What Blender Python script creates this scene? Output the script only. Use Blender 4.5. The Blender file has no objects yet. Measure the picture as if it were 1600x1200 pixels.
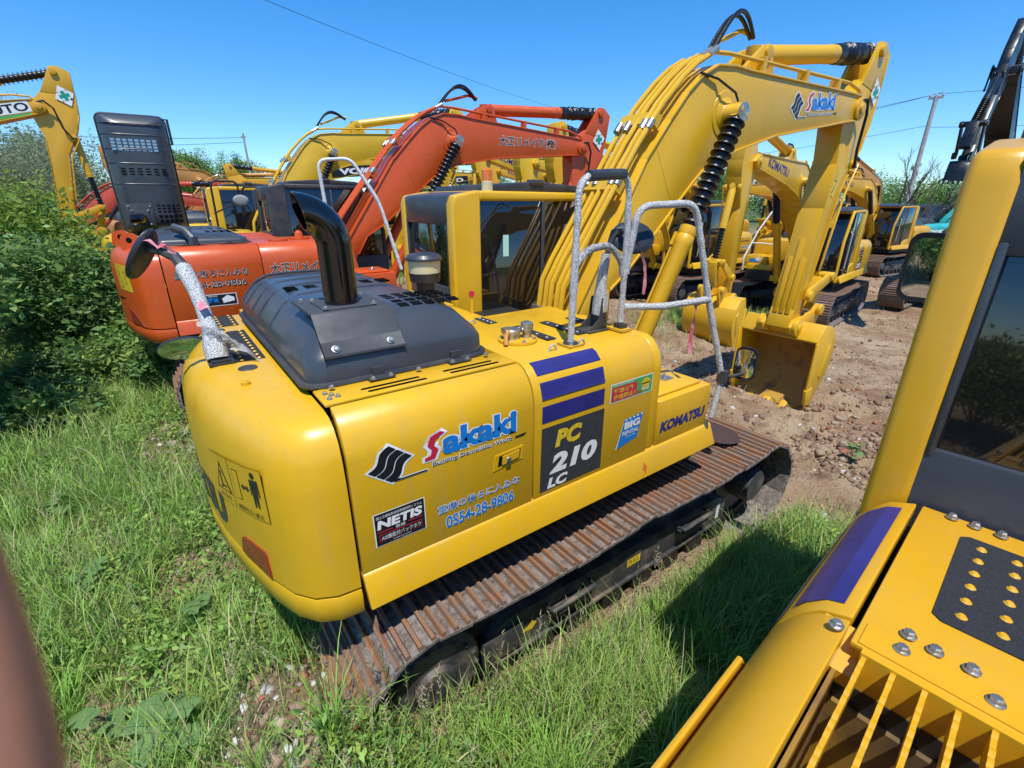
import bpy, bmesh, math, random
import numpy as np
from mathutils import Vector, Matrix
R = math.radians
sc = bpy.context.scene
COL = sc.collection

# ------------------------------------------------------------------ camera, world, sun, exposure
CAM = Vector((-2.33, -3.18, 2.97))
cd = bpy.data.cameras.new("camera"); cam = bpy.data.objects.new("camera", cd); COL.objects.link(cam)
cd.sensor_width = 36.0; cd.lens = 36.0 * 745 / 1600
cd.clip_start = 0.004; cd.clip_end = 3000
_y, _p = R(54), R(21.2)
_f = Vector((math.cos(_y) * math.cos(_p), math.sin(_y) * math.cos(_p), -math.sin(_p)))
cam.location = CAM; cam.rotation_euler = _f.to_track_quat('-Z', 'Y').to_euler()
cd.dof.use_dof = True; cd.dof.focus_distance = 3.2; cd.dof.aperture_fstop = 13.0
sc.camera = cam

SUN = Vector((-0.20, -0.37, 1.0)).normalized()          # direction towards the sun
world = bpy.data.worlds.new("World"); sc.world = world; world.use_nodes = True
nt = world.node_tree; nt.nodes.clear()
sky = nt.nodes.new("ShaderNodeTexSky"); sky.sky_type = 'NISHITA'; sky.sun_disc = False
sky.sun_elevation = math.asin(SUN.z); sky.sun_rotation = math.atan2(SUN.x, SUN.y)
sky.altitude = 0; sky.air_density = 1.0; sky.dust_density = 0.05; sky.ozone_density = 4.0
bg = nt.nodes.new("ShaderNodeBackground"); bg.inputs[1].default_value = 0.15
wo = nt.nodes.new("ShaderNodeOutputWorld")
hsv = nt.nodes.new("ShaderNodeHueSaturation"); hsv.inputs["Saturation"].default_value = 1.36; hsv.inputs["Value"].default_value = 1.12
gc = nt.nodes.new("ShaderNodeTexCoord"); gs = nt.nodes.new("ShaderNodeSeparateXYZ"); nt.links.new(gc.outputs["Generated"], gs.inputs[0])
gr = nt.nodes.new("ShaderNodeMapRange"); gr.inputs[1].default_value = 0.0; gr.inputs[2].default_value = 0.42; gr.inputs[3].default_value = 1.0; gr.inputs[4].default_value = 0.0
nt.links.new(gs.outputs["Z"], gr.inputs[0])
tint = nt.nodes.new("ShaderNodeMix"); tint.data_type = 'RGBA'; tint.blend_type = 'MULTIPLY'; tint.inputs["B"].default_value = (0.52, 0.74, 1.0, 1)
nt.links.new(gr.outputs[0], tint.inputs["Factor"]); nt.links.new(hsv.outputs[0], tint.inputs["A"])
nt.links.new(sky.outputs[0], hsv.inputs["Color"]); nt.links.new(tint.outputs["Result"], bg.inputs[0]); nt.links.new(bg.outputs[0], wo.inputs[0])
ld = bpy.data.lights.new("sun", 'SUN'); ld.energy = 4.5; ld.angle = R(0.53); ld.color = (1.0, 0.955, 0.88)
sun = bpy.data.objects.new("sun", ld); COL.objects.link(sun)
sun.rotation_euler = (-SUN).to_track_quat('-Z', 'Y').to_euler(); sun.location = SUN * 60
sc.view_settings.view_transform = 'Standard'; sc.view_settings.look = 'None'
sc.view_settings.exposure = 0.2; sc.view_settings.gamma = 1.0
sc.cycles.max_bounces = 8; sc.cycles.transparent_max_bounces = 8
sc.cycles.use_denoising = True

# ------------------------------------------------------------------ materials
MATS = {}
def mat(name, col, rough=0.5, metal=0.0, var=0.0, vscale=3.0, col2=None, bump=0.0, bscale=200.0, coat=0.0,
        trans=0.0, spec=0.5, alpha=1.0, contrast=(0.42, 0.62)):
    if name in MATS: return MATS[name]
    m = bpy.data.materials.new(name); m.use_nodes = True; t = m.node_tree; n = t.nodes
    b = n["Principled BSDF"]; L = t.links.new
    b.inputs["Base Color"].default_value = (*col, 1); b.inputs["Roughness"].default_value = rough
    b.inputs["Metallic"].default_value = metal; b.inputs["Specular IOR Level"].default_value = spec
    b.inputs["Coat Weight"].default_value = coat; b.inputs["Coat Roughness"].default_value = 0.12
    b.inputs["Alpha"].default_value = alpha
    tc = n.new("ShaderNodeTexCoord")
    if col2 is not None or var:
        nz = n.new("ShaderNodeTexNoise"); nz.inputs["Scale"].default_value = vscale; nz.inputs["Detail"].default_value = 8
        nz.inputs["Roughness"].default_value = 0.65; L(tc.outputs["Object"], nz.inputs["Vector"])
        rp = n.new("ShaderNodeMapRange"); rp.inputs[1].default_value = contrast[0]; rp.inputs[2].default_value = contrast[1]
        L(nz.outputs[0], rp.inputs[0])
        mx = n.new("ShaderNodeMix"); mx.data_type = 'RGBA'
        mx.inputs["A"].default_value = (*col, 1)
        c2 = col2 if col2 is not None else tuple(c * (1 - var) for c in col)
        mx.inputs["B"].default_value = (*c2, 1)
        L(rp.outputs[0], mx.inputs["Factor"]); L(mx.outputs["Result"], b.inputs["Base Color"])
        r2 = n.new("ShaderNodeMapRange"); r2.inputs[1].default_value = 0.3; r2.inputs[2].default_value = 0.7
        r2.inputs[3].default_value = max(0.02, rough - 0.08); r2.inputs[4].default_value = min(1, rough + 0.12)
        L(nz.outputs[0], r2.inputs[0]); L(r2.outputs[0], b.inputs["Roughness"])
    if bump:
        nb = n.new("ShaderNodeTexNoise"); nb.inputs["Scale"].default_value = bscale; nb.inputs["Detail"].default_value = 4
        L(tc.outputs["Object"], nb.inputs["Vector"])
        bp = n.new("ShaderNodeBump"); bp.inputs["Strength"].default_value = bump; bp.inputs["Distance"].default_value = 0.01
        L(nb.outputs[0], bp.inputs["Height"]); L(bp.outputs[0], b.inputs["Normal"])
    MATS[name] = m
    return m

def paint(name, col, dust=(0.46, 0.32, 0.13)):
    """old machine paint: fine mottling, dust film, sparse chips, slight waviness"""
    if name in MATS: return MATS[name]
    m = bpy.data.materials.new(name); m.use_nodes = True; t = m.node_tree; n = t.nodes; L = t.links.new
    b = n["Principled BSDF"]; tc = n.new("ShaderNodeTexCoord")
    def noise(s, d=6, r=0.6):
        z = n.new("ShaderNodeTexNoise"); z.inputs["Scale"].default_value = s; z.inputs["Detail"].default_value = d
        z.inputs["Roughness"].default_value = r; L(tc.outputs["Object"], z.inputs["Vector"]); return z.outputs[0]
    def rng(v, a, b_, c=0, d=1):
        r = n.new("ShaderNodeMapRange"); r.inputs[1].default_value = a; r.inputs[2].default_value = b_
        r.inputs[3].default_value = c; r.inputs[4].default_value = d; L(v, r.inputs[0]); return r.outputs[0]
    def mix(f, a, c):
        x = n.new("ShaderNodeMix"); x.data_type = 'RGBA'
        if isinstance(a, tuple): x.inputs["A"].default_value = (*a, 1)
        else: L(a, x.inputs["A"])
        x.inputs["B"].default_value = (*c, 1); L(f, x.inputs["Factor"]); return x.outputs["Result"]
    c = mix(rng(noise(1.3, 5), 0.35, 0.7), col, tuple(k * 0.87 for k in col))
    c = mix(rng(noise(5.0, 10, 0.75), 0.55, 0.85, 0, 0.2), c, dust)
    c = mix(rng(noise(38.0, 6, 0.7), 0.73, 0.76, 0, 0.75), c, tuple(k * 0.3 + 0.02 for k in col))
    mp = n.new("ShaderNodeMapping"); mp.inputs["Scale"].default_value = (22, 22, 1.6); L(tc.outputs["Object"], mp.inputs["Vector"])
    sn = n.new("ShaderNodeTexNoise"); sn.inputs["Scale"].default_value = 1.0; sn.inputs["Detail"].default_value = 4; L(mp.outputs[0], sn.inputs["Vector"])
    big = n.new("ShaderNodeMath"); big.operation = 'MULTIPLY'; L(rng(sn.outputs[0], 0.5, 0.72, 0, 0.28), big.inputs[0]); L(rng(noise(1.1, 4), 0.4, 0.62), big.inputs[1])
    c = mix(big.outputs[0], c, dust)
    mp2 = n.new("ShaderNodeMapping"); mp2.inputs["Scale"].default_value = (1.5, 40, 60); mp2.inputs["Rotation"].default_value = (0, 0.25, 0.2); L(tc.outputs["Object"], mp2.inputs["Vector"])
    s2 = n.new("ShaderNodeTexNoise"); s2.inputs["Scale"].default_value = 1.3; s2.inputs["Detail"].default_value = 3; L(mp2.outputs[0], s2.inputs["Vector"])
    sc2 = n.new("ShaderNodeMath"); sc2.operation = 'MULTIPLY'; L(rng(s2.outputs[0], 0.70, 0.73, 0, 0.5), sc2.inputs[0]); L(rng(noise(2.3, 3), 0.5, 0.6), sc2.inputs[1])
    c = mix(sc2.outputs[0], c, tuple(k * 0.45 + 0.05 for k in col))
    L(c, b.inputs["Base Color"])
    L(rng(noise(4.0, 8, 0.7), 0.35, 0.7, 0.26, 0.5), b.inputs["Roughness"])
    b.inputs["Coat Weight"].default_value = 0.12; b.inputs["Coat Roughness"].default_value = 0.25
    bp = n.new("ShaderNodeBump"); bp.inputs["Strength"].default_value = 0.25; bp.inputs["Distance"].default_value = 0.006
    L(noise(7.0, 3), bp.inputs["Height"]); L(bp.outputs[0], b.inputs["Normal"])
    MATS[name] = m
    return m

YEL = paint("yellow_paint", (0.725, 0.412, 0.013))
YEL2 = paint("warm_yellow_paint", (0.70, 0.365, 0.012))
YEL3 = paint("lemon_yellow_paint", (0.74, 0.45, 0.016))
ORG = paint("orange_paint", (0.62, 0.088, 0.010), (0.40, 0.16, 0.06))
RED = paint("red_orange_paint", (0.55, 0.07, 0.03))
TEAL = paint("teal_paint", (0.03, 0.42, 0.42))
NAVY = paint("dark_arm_paint", (0.006, 0.008, 0.011), (0.03, 0.03, 0.03))
BROWNY = paint("tan_paint", (0.55, 0.25, 0.05))
GREY = mat("grey_hood_paint", (0.052, 0.060, 0.072), 0.36, var=0.25, vscale=2.5, coat=0.25, bump=0.06, bscale=9)
GREYM = mat("grey_bracket_paint", (0.055, 0.060, 0.066), 0.6, var=0.2, vscale=6)
DGREY = mat("dark_grey_paint", (0.03, 0.034, 0.04), 0.42, var=0.4, vscale=4, col2=(0.06, 0.056, 0.05))
BLK = mat("black_gloss", (0.006, 0.006, 0.007), 0.12, coat=0.5)
BLKM = mat("black_matt", (0.012, 0.012, 0.013), 0.6)
SHADE = mat("painted_opening_shade", (0.004, 0.004, 0.004), 0.9, spec=0.1)  # flat black that stands for the shade inside openings; nothing is cut out
RUB = mat("black_rubber", (0.012, 0.012, 0.013), 0.32, var=0.3, vscale=30, bump=0.3, bscale=60)
BAG = mat("black_plastic_wrap", (0.012, 0.012, 0.014), 0.2, bump=1.0, bscale=45)
STEEL = mat("zinc_steel", (0.55, 0.54, 0.5), 0.35, metal=0.85, var=0.4, vscale=30)
CHROME = mat("chrome_rod", (0.7, 0.7, 0.7), 0.12, metal=1.0)
FRAME = mat("track_frame_paint", (0.042, 0.045, 0.05), 0.5, col2=(0.20, 0.155, 0.115), vscale=6, contrast=(0.46, 0.72), bump=0.2, bscale=40)
UNDER = mat("greasy_steel", (0.02, 0.019, 0.018), 0.55, var=0.5, vscale=8)
SHOE = mat("rusty_track_steel", (0.25, 0.22, 0.20), 0.65, metal=0.1, col2=(0.075, 0.055, 0.045), vscale=22, contrast=(0.40, 0.66), bump=0.5, bscale=90)
RIDGE = mat("rusty_grouser", (0.30, 0.135, 0.06), 0.65, metal=0.1, col2=(0.20, 0.15, 0.12), vscale=9, contrast=(0.4, 0.62), bump=0.5, bscale=90)
BKTIN = mat("worn_bucket_steel", (0.50, 0.27, 0.03), 0.55, col2=(0.17, 0.09, 0.04), vscale=4, contrast=(0.5, 0.72), bump=0.3, bscale=40)
PAD = mat("grit_pad", (0.035, 0.038, 0.045), 0.85, bump=0.8, bscale=500, var=0.4, vscale=200)
MIRR = mat("mirror_glass", (0.75, 0.78, 0.8), 0.03, metal=1.0)
MBACK = mat("mirror_back", (0.03, 0.035, 0.045), 0.35, var=0.3)
WHITE = mat("white_vinyl", (0.80, 0.80, 0.78), 0.4)
CREAM = mat("cream_plastic", (0.72, 0.62, 0.36), 0.45, var=0.2)
BLUE = mat("blue_vinyl", (0.012, 0.20, 0.60), 0.35)
DBLUE = mat("navy_vinyl", (0.02, 0.03, 0.20), 0.35, var=0.25, vscale=4)
STRIPE = mat("violet_blue_vinyl", (0.030, 0.031, 0.20), 0.35, var=0.25, vscale=6)
REDV = mat("red_vinyl", (0.58, 0.02, 0.06), 0.4)
REFL = mat("red_reflector", (0.32, 0.02, 0.012), 0.35, var=0.35, vscale=14, coat=0.4)
BLKV = mat("black_vinyl", (0.012, 0.013, 0.016), 0.4)
GRYV = mat("graphite_vinyl", (0.045, 0.05, 0.058), 0.45, var=0.25, vscale=20)
YELV = mat("yellow_vinyl", (0.80, 0.55, 0.03), 0.45, var=0.2, vscale=20)
GRNV = mat("green_vinyl", (0.01, 0.30, 0.20), 0.4)
GRN2 = mat("grass_green_vinyl", (0.06, 0.40, 0.10), 0.4)
AMBER = mat("amber_lens", (0.75, 0.16, 0.01), 0.15, coat=0.6)
RIBB = mat("pink_ribbon", (0.60, 0.10, 0.14), 0.4, col2=(0.72, 0.32, 0.36), vscale=14)
SKIN = mat("finger_skin", (0.50, 0.215, 0.125), 0.5, var=0.15, vscale=60)
SLEEVE = mat("blue_sleeve", (0.06, 0.09, 0.16), 0.85, var=0.2)
LIGHTG = mat("pale_grey_paint", (0.42, 0.42, 0.40), 0.45, var=0.2)
PAPER = mat("pale_green_sticker", (0.45, 0.75, 0.62), 0.5)
BROWND = mat("rust_brown_mat", (0.06, 0.032, 0.03), 0.8, var=0.2)
WOODP = mat("concrete_pole", (0.42, 0.41, 0.39), 0.8, var=0.25, vscale=6)
WIRE = mat("wire", (0.02, 0.02, 0.025), 0.5)

def glass_mat():
    m = bpy.data.materials.new("tinted_glass"); m.use_nodes = True
    b = m.node_tree.nodes["Principled BSDF"]
    b.inputs["Base Color"].default_value = (0.010, 0.009, 0.008, 1); b.inputs["Roughness"].default_value = 0.03
    b.inputs["Specular IOR Level"].default_value = 0.75; b.inputs["Coat Weight"].default_value = 0.6
    b.inputs["Coat Roughness"].default_value = 0.02
    return m
GLASS = glass_mat()

def wrap_mat():
    """grey foam and bubble wrap wound round the rails"""
    m = bpy.data.materials.new("bubble_wrap"); m.use_nodes = True; t = m.node_tree; n = t.nodes; L = t.links.new
    b = n["Principled BSDF"]; tc = n.new("ShaderNodeTexCoord")
    v = n.new("ShaderNodeTexVoronoi"); v.inputs["Scale"].default_value = 130; L(tc.outputs["Object"], v.inputs["Vector"])
    z = n.new("ShaderNodeTexNoise"); z.inputs["Scale"].default_value = 160; z.inputs["Detail"].default_value = 4; L(tc.outputs["Object"], z.inputs["Vector"])
    a = n.new("ShaderNodeMath"); a.operation = 'MULTIPLY'; L(v.outputs["Distance"], a.inputs[0]); L(z.outputs[0], a.inputs[1])
    r = n.new("ShaderNodeValToRGB"); L(a.outputs[0], r.inputs[0])
    r.color_ramp.elements[0].position = 0.16; r.color_ramp.elements[0].color = (0.66, 0.66, 0.64, 1)
    r.color_ramp.elements[1].position = 0.38; r.color_ramp.elements[1].color = (0.36, 0.36, 0.365, 1)
    L(r.outputs[0], b.inputs["Base Color"]); b.inputs["Roughness"].default_value = 0.22
    bp = n.new("ShaderNodeBump"); bp.inputs["Strength"].default_value = 0.9; bp.inputs["Distance"].default_value = 0.012
    L(a.outputs[0], bp.inputs["Height"]); L(bp.outputs[0], b.inputs["Normal"])
    return m
WRAP = wrap_mat()
FILM = mat("clear_film", (0.75, 0.73, 0.68), 0.2, alpha=0.55, bump=0.8, bscale=60)
GRIMY = mat("grimy_yellow_paint", (0.34, 0.19, 0.025), 0.6, col2=(0.12, 0.08, 0.04), vscale=5, contrast=(0.4, 0.65))
WRAPD = mat("grey_foam_tube", (0.12, 0.12, 0.125), 0.5, col2=(0.5, 0.49, 0.47), vscale=60, contrast=(0.4, 0.6), bump=0.6, bscale=120)

# ------------------------------------------------------------------ mesh builder
class MB:
    def __init__(s): s.v = []; s.f = []; s.mi = []
    def add(s, vs, fs, mi=0, M=None):
        o = len(s.v)
        s.v += [tuple(M @ Vector(p)) for p in vs] if M is not None else [tuple(p) for p in vs]
        s.f += [tuple(i + o for i in f) for f in fs]; s.mi += [mi] * len(fs); return s
    def box(s, x0, x1, y0, y1, z0, z1, mi=0, M=None):
        v = [(x, y, z) for z in (z0, z1) for y in (y0, y1) for x in (x0, x1)]
        return s.add(v, [(0, 2, 3, 1), (4, 5, 7, 6), (0, 1, 5, 4), (2, 6, 7, 3), (0, 4, 6, 2), (1, 3, 7, 5)], mi, M)
    def prism(s, poly, lo, hi, ax='y', mi=0, M=None):
        """poly: (x,z) for ax y, (y,z) for ax x, (x,y) for ax z"""
        def P(a, b, t): return (a, t, b) if ax == 'y' else ((t, a, b) if ax == 'x' else (a, b, t))
        n = len(poly); A = sum(poly[i][0] * poly[(i + 1) % n][1] - poly[(i + 1) % n][0] * poly[i][1] for i in range(n))
        if A < 0: poly = poly[::-1]
        v = [P(a, b, lo) for a, b in poly] + [P(a, b, hi) for a, b in poly]
        f = [tuple(range(n)), tuple(range(2 * n - 1, n - 1, -1))] + [(i, i + n, (i + 1) % n + n, (i + 1) % n) for i in range(n)]
        if ax != 'y': f = [q[::-1] for q in f]
        return s.add(v, f, mi, M)
    def tube(s, pts, r, n=10, mi=0, caps=True, M=None):
        pts = [Vector(p) for p in pts]; k = len(pts); rr = r if isinstance(r, (list, tuple)) else [r] * k
        vs = []; up = None
        for i, p in enumerate(pts):
            t = (pts[min(i + 1, k - 1)] - pts[max(i - 1, 0)]).normalized()
            if up is None:
                up = Vector((0, 0, 1)) if abs(t.z) < 0.9 else Vector((1, 0, 0))
            a = (up - t * up.dot(t)).normalized(); up = a; b = t.cross(a)
            sc_ = 1.0
            if 0 < i < k - 1:
                d = (pts[i] - pts[i - 1]).normalized().dot((pts[i + 1] - pts[i]).normalized()); sc_ = 1 / max(0.5, math.sqrt((1 + d) / 2))
            for j in range(n):
                q = 2 * math.pi * j / n; vs.append(p + (a * math.cos(q) + b * math.sin(q)) * rr[i] * (sc_ if 0 < i < k - 1 else 1))
        fs = [(i * n + j, i * n + (j + 1) % n, (i + 1) * n + (j + 1) % n, (i + 1) * n + j) for i in range(k - 1) for j in range(n)]
        if caps: fs += [tuple(range(n - 1, -1, -1)), tuple((k - 1) * n + j for j in range(n))]
        return s.add(vs, fs, mi, M)
    def cyl(s, a, b, r, n=16, mi=0, r2=None): return s.tube([a, b], [r, r if r2 is None else r2], n, mi)
    def loft(s, rings, mi=0, cap0=True, cap1=True, closed=True, M=None):
        n = len(rings[0]); v = [p for q in rings for p in q]; m = n if closed else n - 1
        f = [(i * n + j, i * n + (j + 1) % n, (i + 1) * n + (j + 1) % n, (i + 1) * n + j) for i in range(len(rings) - 1) for j in range(m)]
        if cap0: f.append(tuple(range(n - 1, -1, -1)))
        if cap1: f.append(tuple((len(rings) - 1) * n + j for j in range(n)))
        return s.add(v, f, mi, M)
    def lathe(s, prof, c, axis=(0, 0, 1), n=20, mi=0):
        ax = Vector(axis).normalized(); q = ax.to_track_quat('Z', 'Y'); M = Matrix.Translation(c) @ q.to_matrix().to_4x4()
        rings = [[(r * math.cos(2 * math.pi * j / n), r * math.sin(2 * math.pi * j / n), z) for j in range(n)] for r, z in prof]
        return s.loft(rings, mi, M=M)
    def build(s, name, mats, parent=None, bevel=0.0, seg=2, smooth=35, label=None, loc=None):
        me = bpy.data.meshes.new(name)
        if bevel:
            bm = bmesh.new(); vs = [bm.verts.new(p) for p in s.v]
            for f, mi in zip(s.f, s.mi):
                try: q = bm.faces.new([vs[i] for i in f]); q.material_index = mi
                except ValueError: pass
            bmesh.ops.remove_doubles(bm, verts=bm.verts, dist=1e-5)
            bmesh.ops.recalc_face_normals(bm, faces=bm.faces)
            es = [e for e in bm.edges if len(e.link_faces) == 2 and e.calc_face_angle(0) > R(28)]
            bmesh.ops.bevel(bm, geom=es, offset=bevel, segments=seg, profile=0.5, affect='EDGES', clamp_overlap=True)
            bm.to_mesh(me); bm.free()
        else:
            me.from_pydata(s.v, [], s.f); me.polygons.foreach_set("material_index", s.mi)
            bm = bmesh.new(); bm.from_mesh(me); bmesh.ops.recalc_face_normals(bm, faces=bm.faces); bm.to_mesh(me); bm.free()
        for m in (mats if isinstance(mats, (list, tuple)) else [mats]): me.materials.append(m)
        if smooth:
            me.polygons.foreach_set("use_smooth", [True] * len(me.polygons)); me.set_sharp_from_angle(angle=R(smooth))
        return link(name, me, parent, label, loc)

def islands(mb):
    """split a builder into one builder per separate piece (pieces that touch stay together)"""
    par = list(range(len(mb.v)))
    def fd(i):
        while par[i] != i: par[i] = par[par[i]]; i = par[i]
        return i
    for f in mb.f:
        for i in f[1:]: par[fd(i)] = fd(f[0])
    comp = {}
    for i in range(len(mb.v)): comp.setdefault(fd(i), []).append(i)
    bx = [(np.min([mb.v[i] for i in c], 0) - .002, np.max([mb.v[i] for i in c], 0) + .002, k) for k, c in comp.items()]
    p2 = list(range(len(bx)))
    def f2(i):
        while p2[i] != i: i = p2[i]
        return i
    for i in range(len(bx)):
        for j in range(i):
            if np.all(bx[i][0] < bx[j][1]) and np.all(bx[j][0] < bx[i][1]): p2[f2(i)] = f2(j)
    root = {b[2]: f2(i) for i, b in enumerate(bx)}; out = {}
    for f, mi in zip(mb.f, mb.mi):
        g = root[fd(f[0])]; q = out.setdefault(g, (MB(), {})); m, mp = q; t = []
        for i in f:
            if i not in mp: mp[i] = len(m.v); m.v.append(mb.v[i])
            t.append(mp[i])
        m.f.append(tuple(t)); m.mi.append(mi)
    return [q[0] for q in out.values()]

def link(name, me, parent=None, label=None, loc=None):
    o = bpy.data.objects.new(name, me); COL.objects.link(o)
    if parent is not None: o.parent = parent
    if loc is not None: o.location = loc
    if label: o["label"] = label
    return o
def tag(o, label, cat, group=None):
    o["label"] = label; o["category"] = cat
    if group: o["group"] = group
    return o
def thing(name, label, cat, loc=(0, 0, 0), rz=0.0, group=None):
    o = bpy.data.objects.new(name, None); COL.objects.link(o); o.location = loc; o.rotation_euler = (0, 0, rz)
    o.empty_display_size = 0.3
    return tag(o, label, cat, group)
def raw(name, V, F, m, cols=None, smooth=False):
    """big numpy mesh: V (n,3), F (k,4|3)"""
    me = bpy.data.meshes.new(name); V = np.asarray(V, np.float32); F = np.asarray(F, np.int32); k = F.shape[1]
    me.vertices.add(len(V)); me.vertices.foreach_set("co", V.ravel())
    me.loops.add(F.size); me.loops.foreach_set("vertex_index", F.ravel())
    me.polygons.add(len(F)); me.polygons.foreach_set("loop_start", np.arange(0, F.size, k, dtype=np.int32))
    if smooth: me.polygons.foreach_set("use_smooth", np.ones(len(F), bool))
    if cols is not None:
        at = me.color_attributes.new("tone", 'FLOAT_COLOR', 'POINT')
        c = np.ones((len(V), 4), np.float32); c[:, :3] = cols; at.data.foreach_set("color", c.ravel())
    me.update(calc_edges=True)
    for x in (m if isinstance(m, (list, tuple)) else [m]): me.materials.append(x)
    return me

# ------------------------------------------------------------------ lettering
_tc = {}
def text2d(s, bold=0.0, shear=0.0, space=1.0):
    """flat outline of a text, normalised to a 1 x 1 box, plus its natural aspect"""
    k = (s, bold, shear, space)
    if k in _tc: return _tc[k]
    cu = bpy.data.curves.new("t", 'FONT'); cu.body = s; cu.size = 1; cu.offset = bold; cu.shear = shear; cu.space_character = space
    cu.resolution_u = 3
    ob = bpy.data.objects.new("t", cu); COL.objects.link(ob)
    me = bpy.data.meshes.new_from_object(ob)
    v = np.array([p.co[:2] for p in me.vertices]) if len(me.vertices) else np.zeros((1, 2)); f = [tuple(p.vertices) for p in me.polygons]
    bpy.data.objects.remove(ob); bpy.data.curves.remove(cu); bpy.data.meshes.remove(me)
    a = v.min(0); b = v.max(0); d = np.maximum(b - a, 1e-6)
    _tc[k] = ((v - a) / d, f, d[0] / d[1]); return _tc[k]

class Sticker:
    """decal builder: f(u, v, layer) -> point on the surface; collects flat shapes in several vinyl colours"""
    def __init__(s, f): s.f = f; s.mb = MB(); s.mats = []; s.n = 0
    def mi(s, m):
        if m not in s.mats: s.mats.append(m)
        return s.mats.index(m)
    def poly(s, pts, m, lay=0):
        s.mb.add([s.f(u, v, lay) for u, v in pts], [tuple(range(len(pts)))], s.mi(m)); return s
    def rect(s, u0, v0, u1, v1, m, lay=0, k=1):
        us = [u0 + (u1 - u0) * i / k for i in range(k + 1)]
        for a, b in zip(us, us[1:]): s.poly([(a, v0), (b, v0), (b, v1), (a, v1)], m, lay)
        return s
    def ell(s, u, v, a, b, m, lay=0, n=20):
        return s.poly([(u + a * math.cos(2 * math.pi * i / n), v + b * math.sin(2 * math.pi * i / n)) for i in range(n)], m, lay)
    def text(s, t, u0, v0, u1, v1, m, lay=1, bold=0.0, shear=0.0, space=1.0, ang=0.0, edge=None, ew=0.0):
        if edge is not None:
            d = ew; s.text(t, u0 - d, v0 - d, u1 + d, v1 + d, edge, lay - 1, bold + ew / max(1e-6, (v1 - v0)) * 0.9, shear, space, ang)
        v, f, _ = text2d(t, bold, shear, space)
        ca, sa = math.cos(ang), math.sin(ang); P = []
        for a, b in v:
            x = (u1 - u0) * a; y = (v1 - v0) * b; P.append(s.f(u0 + x * ca - y * sa, v0 + x * sa + y * ca, lay))
        s.mb.add(P, f, s.mi(m)); return s
    def build(s, name, parent, label=None): return s.mb.build(name, s.mats, parent, smooth=0, label=label)

def plane(o, u, v, n, step=0.0006):
    o, u, v, n = Vector(o), Vector(u).normalized(), Vector(v).normalized(), Vector(n).normalized()
    return lambda a, b, l: tuple(o + u * a + v * b + n * (0.0015 + step * l))
# ------------------------------------------------------------------ excavator, local frame: x forward, y left, z up, origin on the ground under the slew ring
CACHE = {}
def mk(name, parent, fn, mats, bevel=0.0, key=None, label=None, seg=2, smooth=35, M=None, split=False):
    mats = mats if isinstance(mats, (list, tuple)) else [mats]
    k = (name, key, tuple(m.name for m in mats), fn.__code__)
    if key is not None and k in CACHE: os_ = [link(name, me, parent, label) for me in CACHE[k]]
    else:
        mb = MB(); fn(mb); os_ = [q.build(name, mats, parent, bevel, seg, smooth, label) for q in (islands(mb) if split else [mb])]
        if key is not None: CACHE[k] = [o.data for o in os_]
    if M is not None:
        for o in os_: o.matrix_basis = M
    return os_[0]

# ---- undercarriage
C1, C2, TR = (-1.58, 0.475), (1.74, 0.475), 0.425
def track_path():
    p = []
    for i in range(40): p.append((C1[0] + (C2[0] - C1[0]) * i / 40, C1[1] - TR))
    for i in range(30): a = -math.pi / 2 + math.pi * i / 30; p.append((C2[0] + TR * math.cos(a), C2[1] + TR * math.sin(a)))
    for i in range(60):
        t = i / 60; p.append((C2[0] + (C1[0] - C2[0]) * t, C2[1] + TR - 0.045 * abs(math.sin(2 * math.pi * t)) ** 0.8))
    for i in range(30): a = math.pi / 2 + math.pi * i / 30; p.append((C1[0] + TR * math.cos(a), C1[1] + TR * math.sin(a)))
    return p
def shoes(mb, side):
    P = np.array(track_path() + [track_path()[0]]); d = np.r_[0, np.cumsum(np.hypot(*np.diff(P, axis=0).T))]
    n = 49; L = d[-1]; rnd = random.Random(5)
    def at(s): s %= L; return np.array([np.interp(s, d, P[:, 0]), np.interp(s, d, P[:, 1])])
    y0, y1 = sorted((side * 0.84, side * 1.54))
    for i in range(n):
        s = (i + 0.5) * L / n; c = at(s); t = at(s + 0.07) - at(s - 0.07); t = t / np.hypot(*t); o = np.array([t[1], -t[0]])
        q = lambda a, b: tuple(c + t * a + o * b)
        j = rnd.uniform(-0.006, 0.006); mb.prism([q(-.097, 0.0), (q(.097, 0.0)), q(.097, .016), q(-.097, .022)], y0 + j, y1 + j, mi=0)
        for k in (-0.072, 0.0, 0.072): mb.prism([q(k - .016, .015), q(k + .016, .015), q(k + .009, .045), q(k - .009, .045)], y0 + j + .004, y1 + j - .004, mi=1)
    for i in range(n):                                        # chain links inside
        s = i * L / n; c = at(s); t = at(s + 0.05) - at(s - 0.05); t = t / np.hypot(*t); o = np.array([t[1], -t[0]])
        q = lambda a, b: tuple(c + t * a + o * b)
        for yy in (side * 1.19 - .1, side * 1.19 + .07): mb.prism([q(-.08, -.09), q(.08, -.09), q(.09, -.002), q(-.09, -.002)], yy, yy + .03, mi=2)
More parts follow.
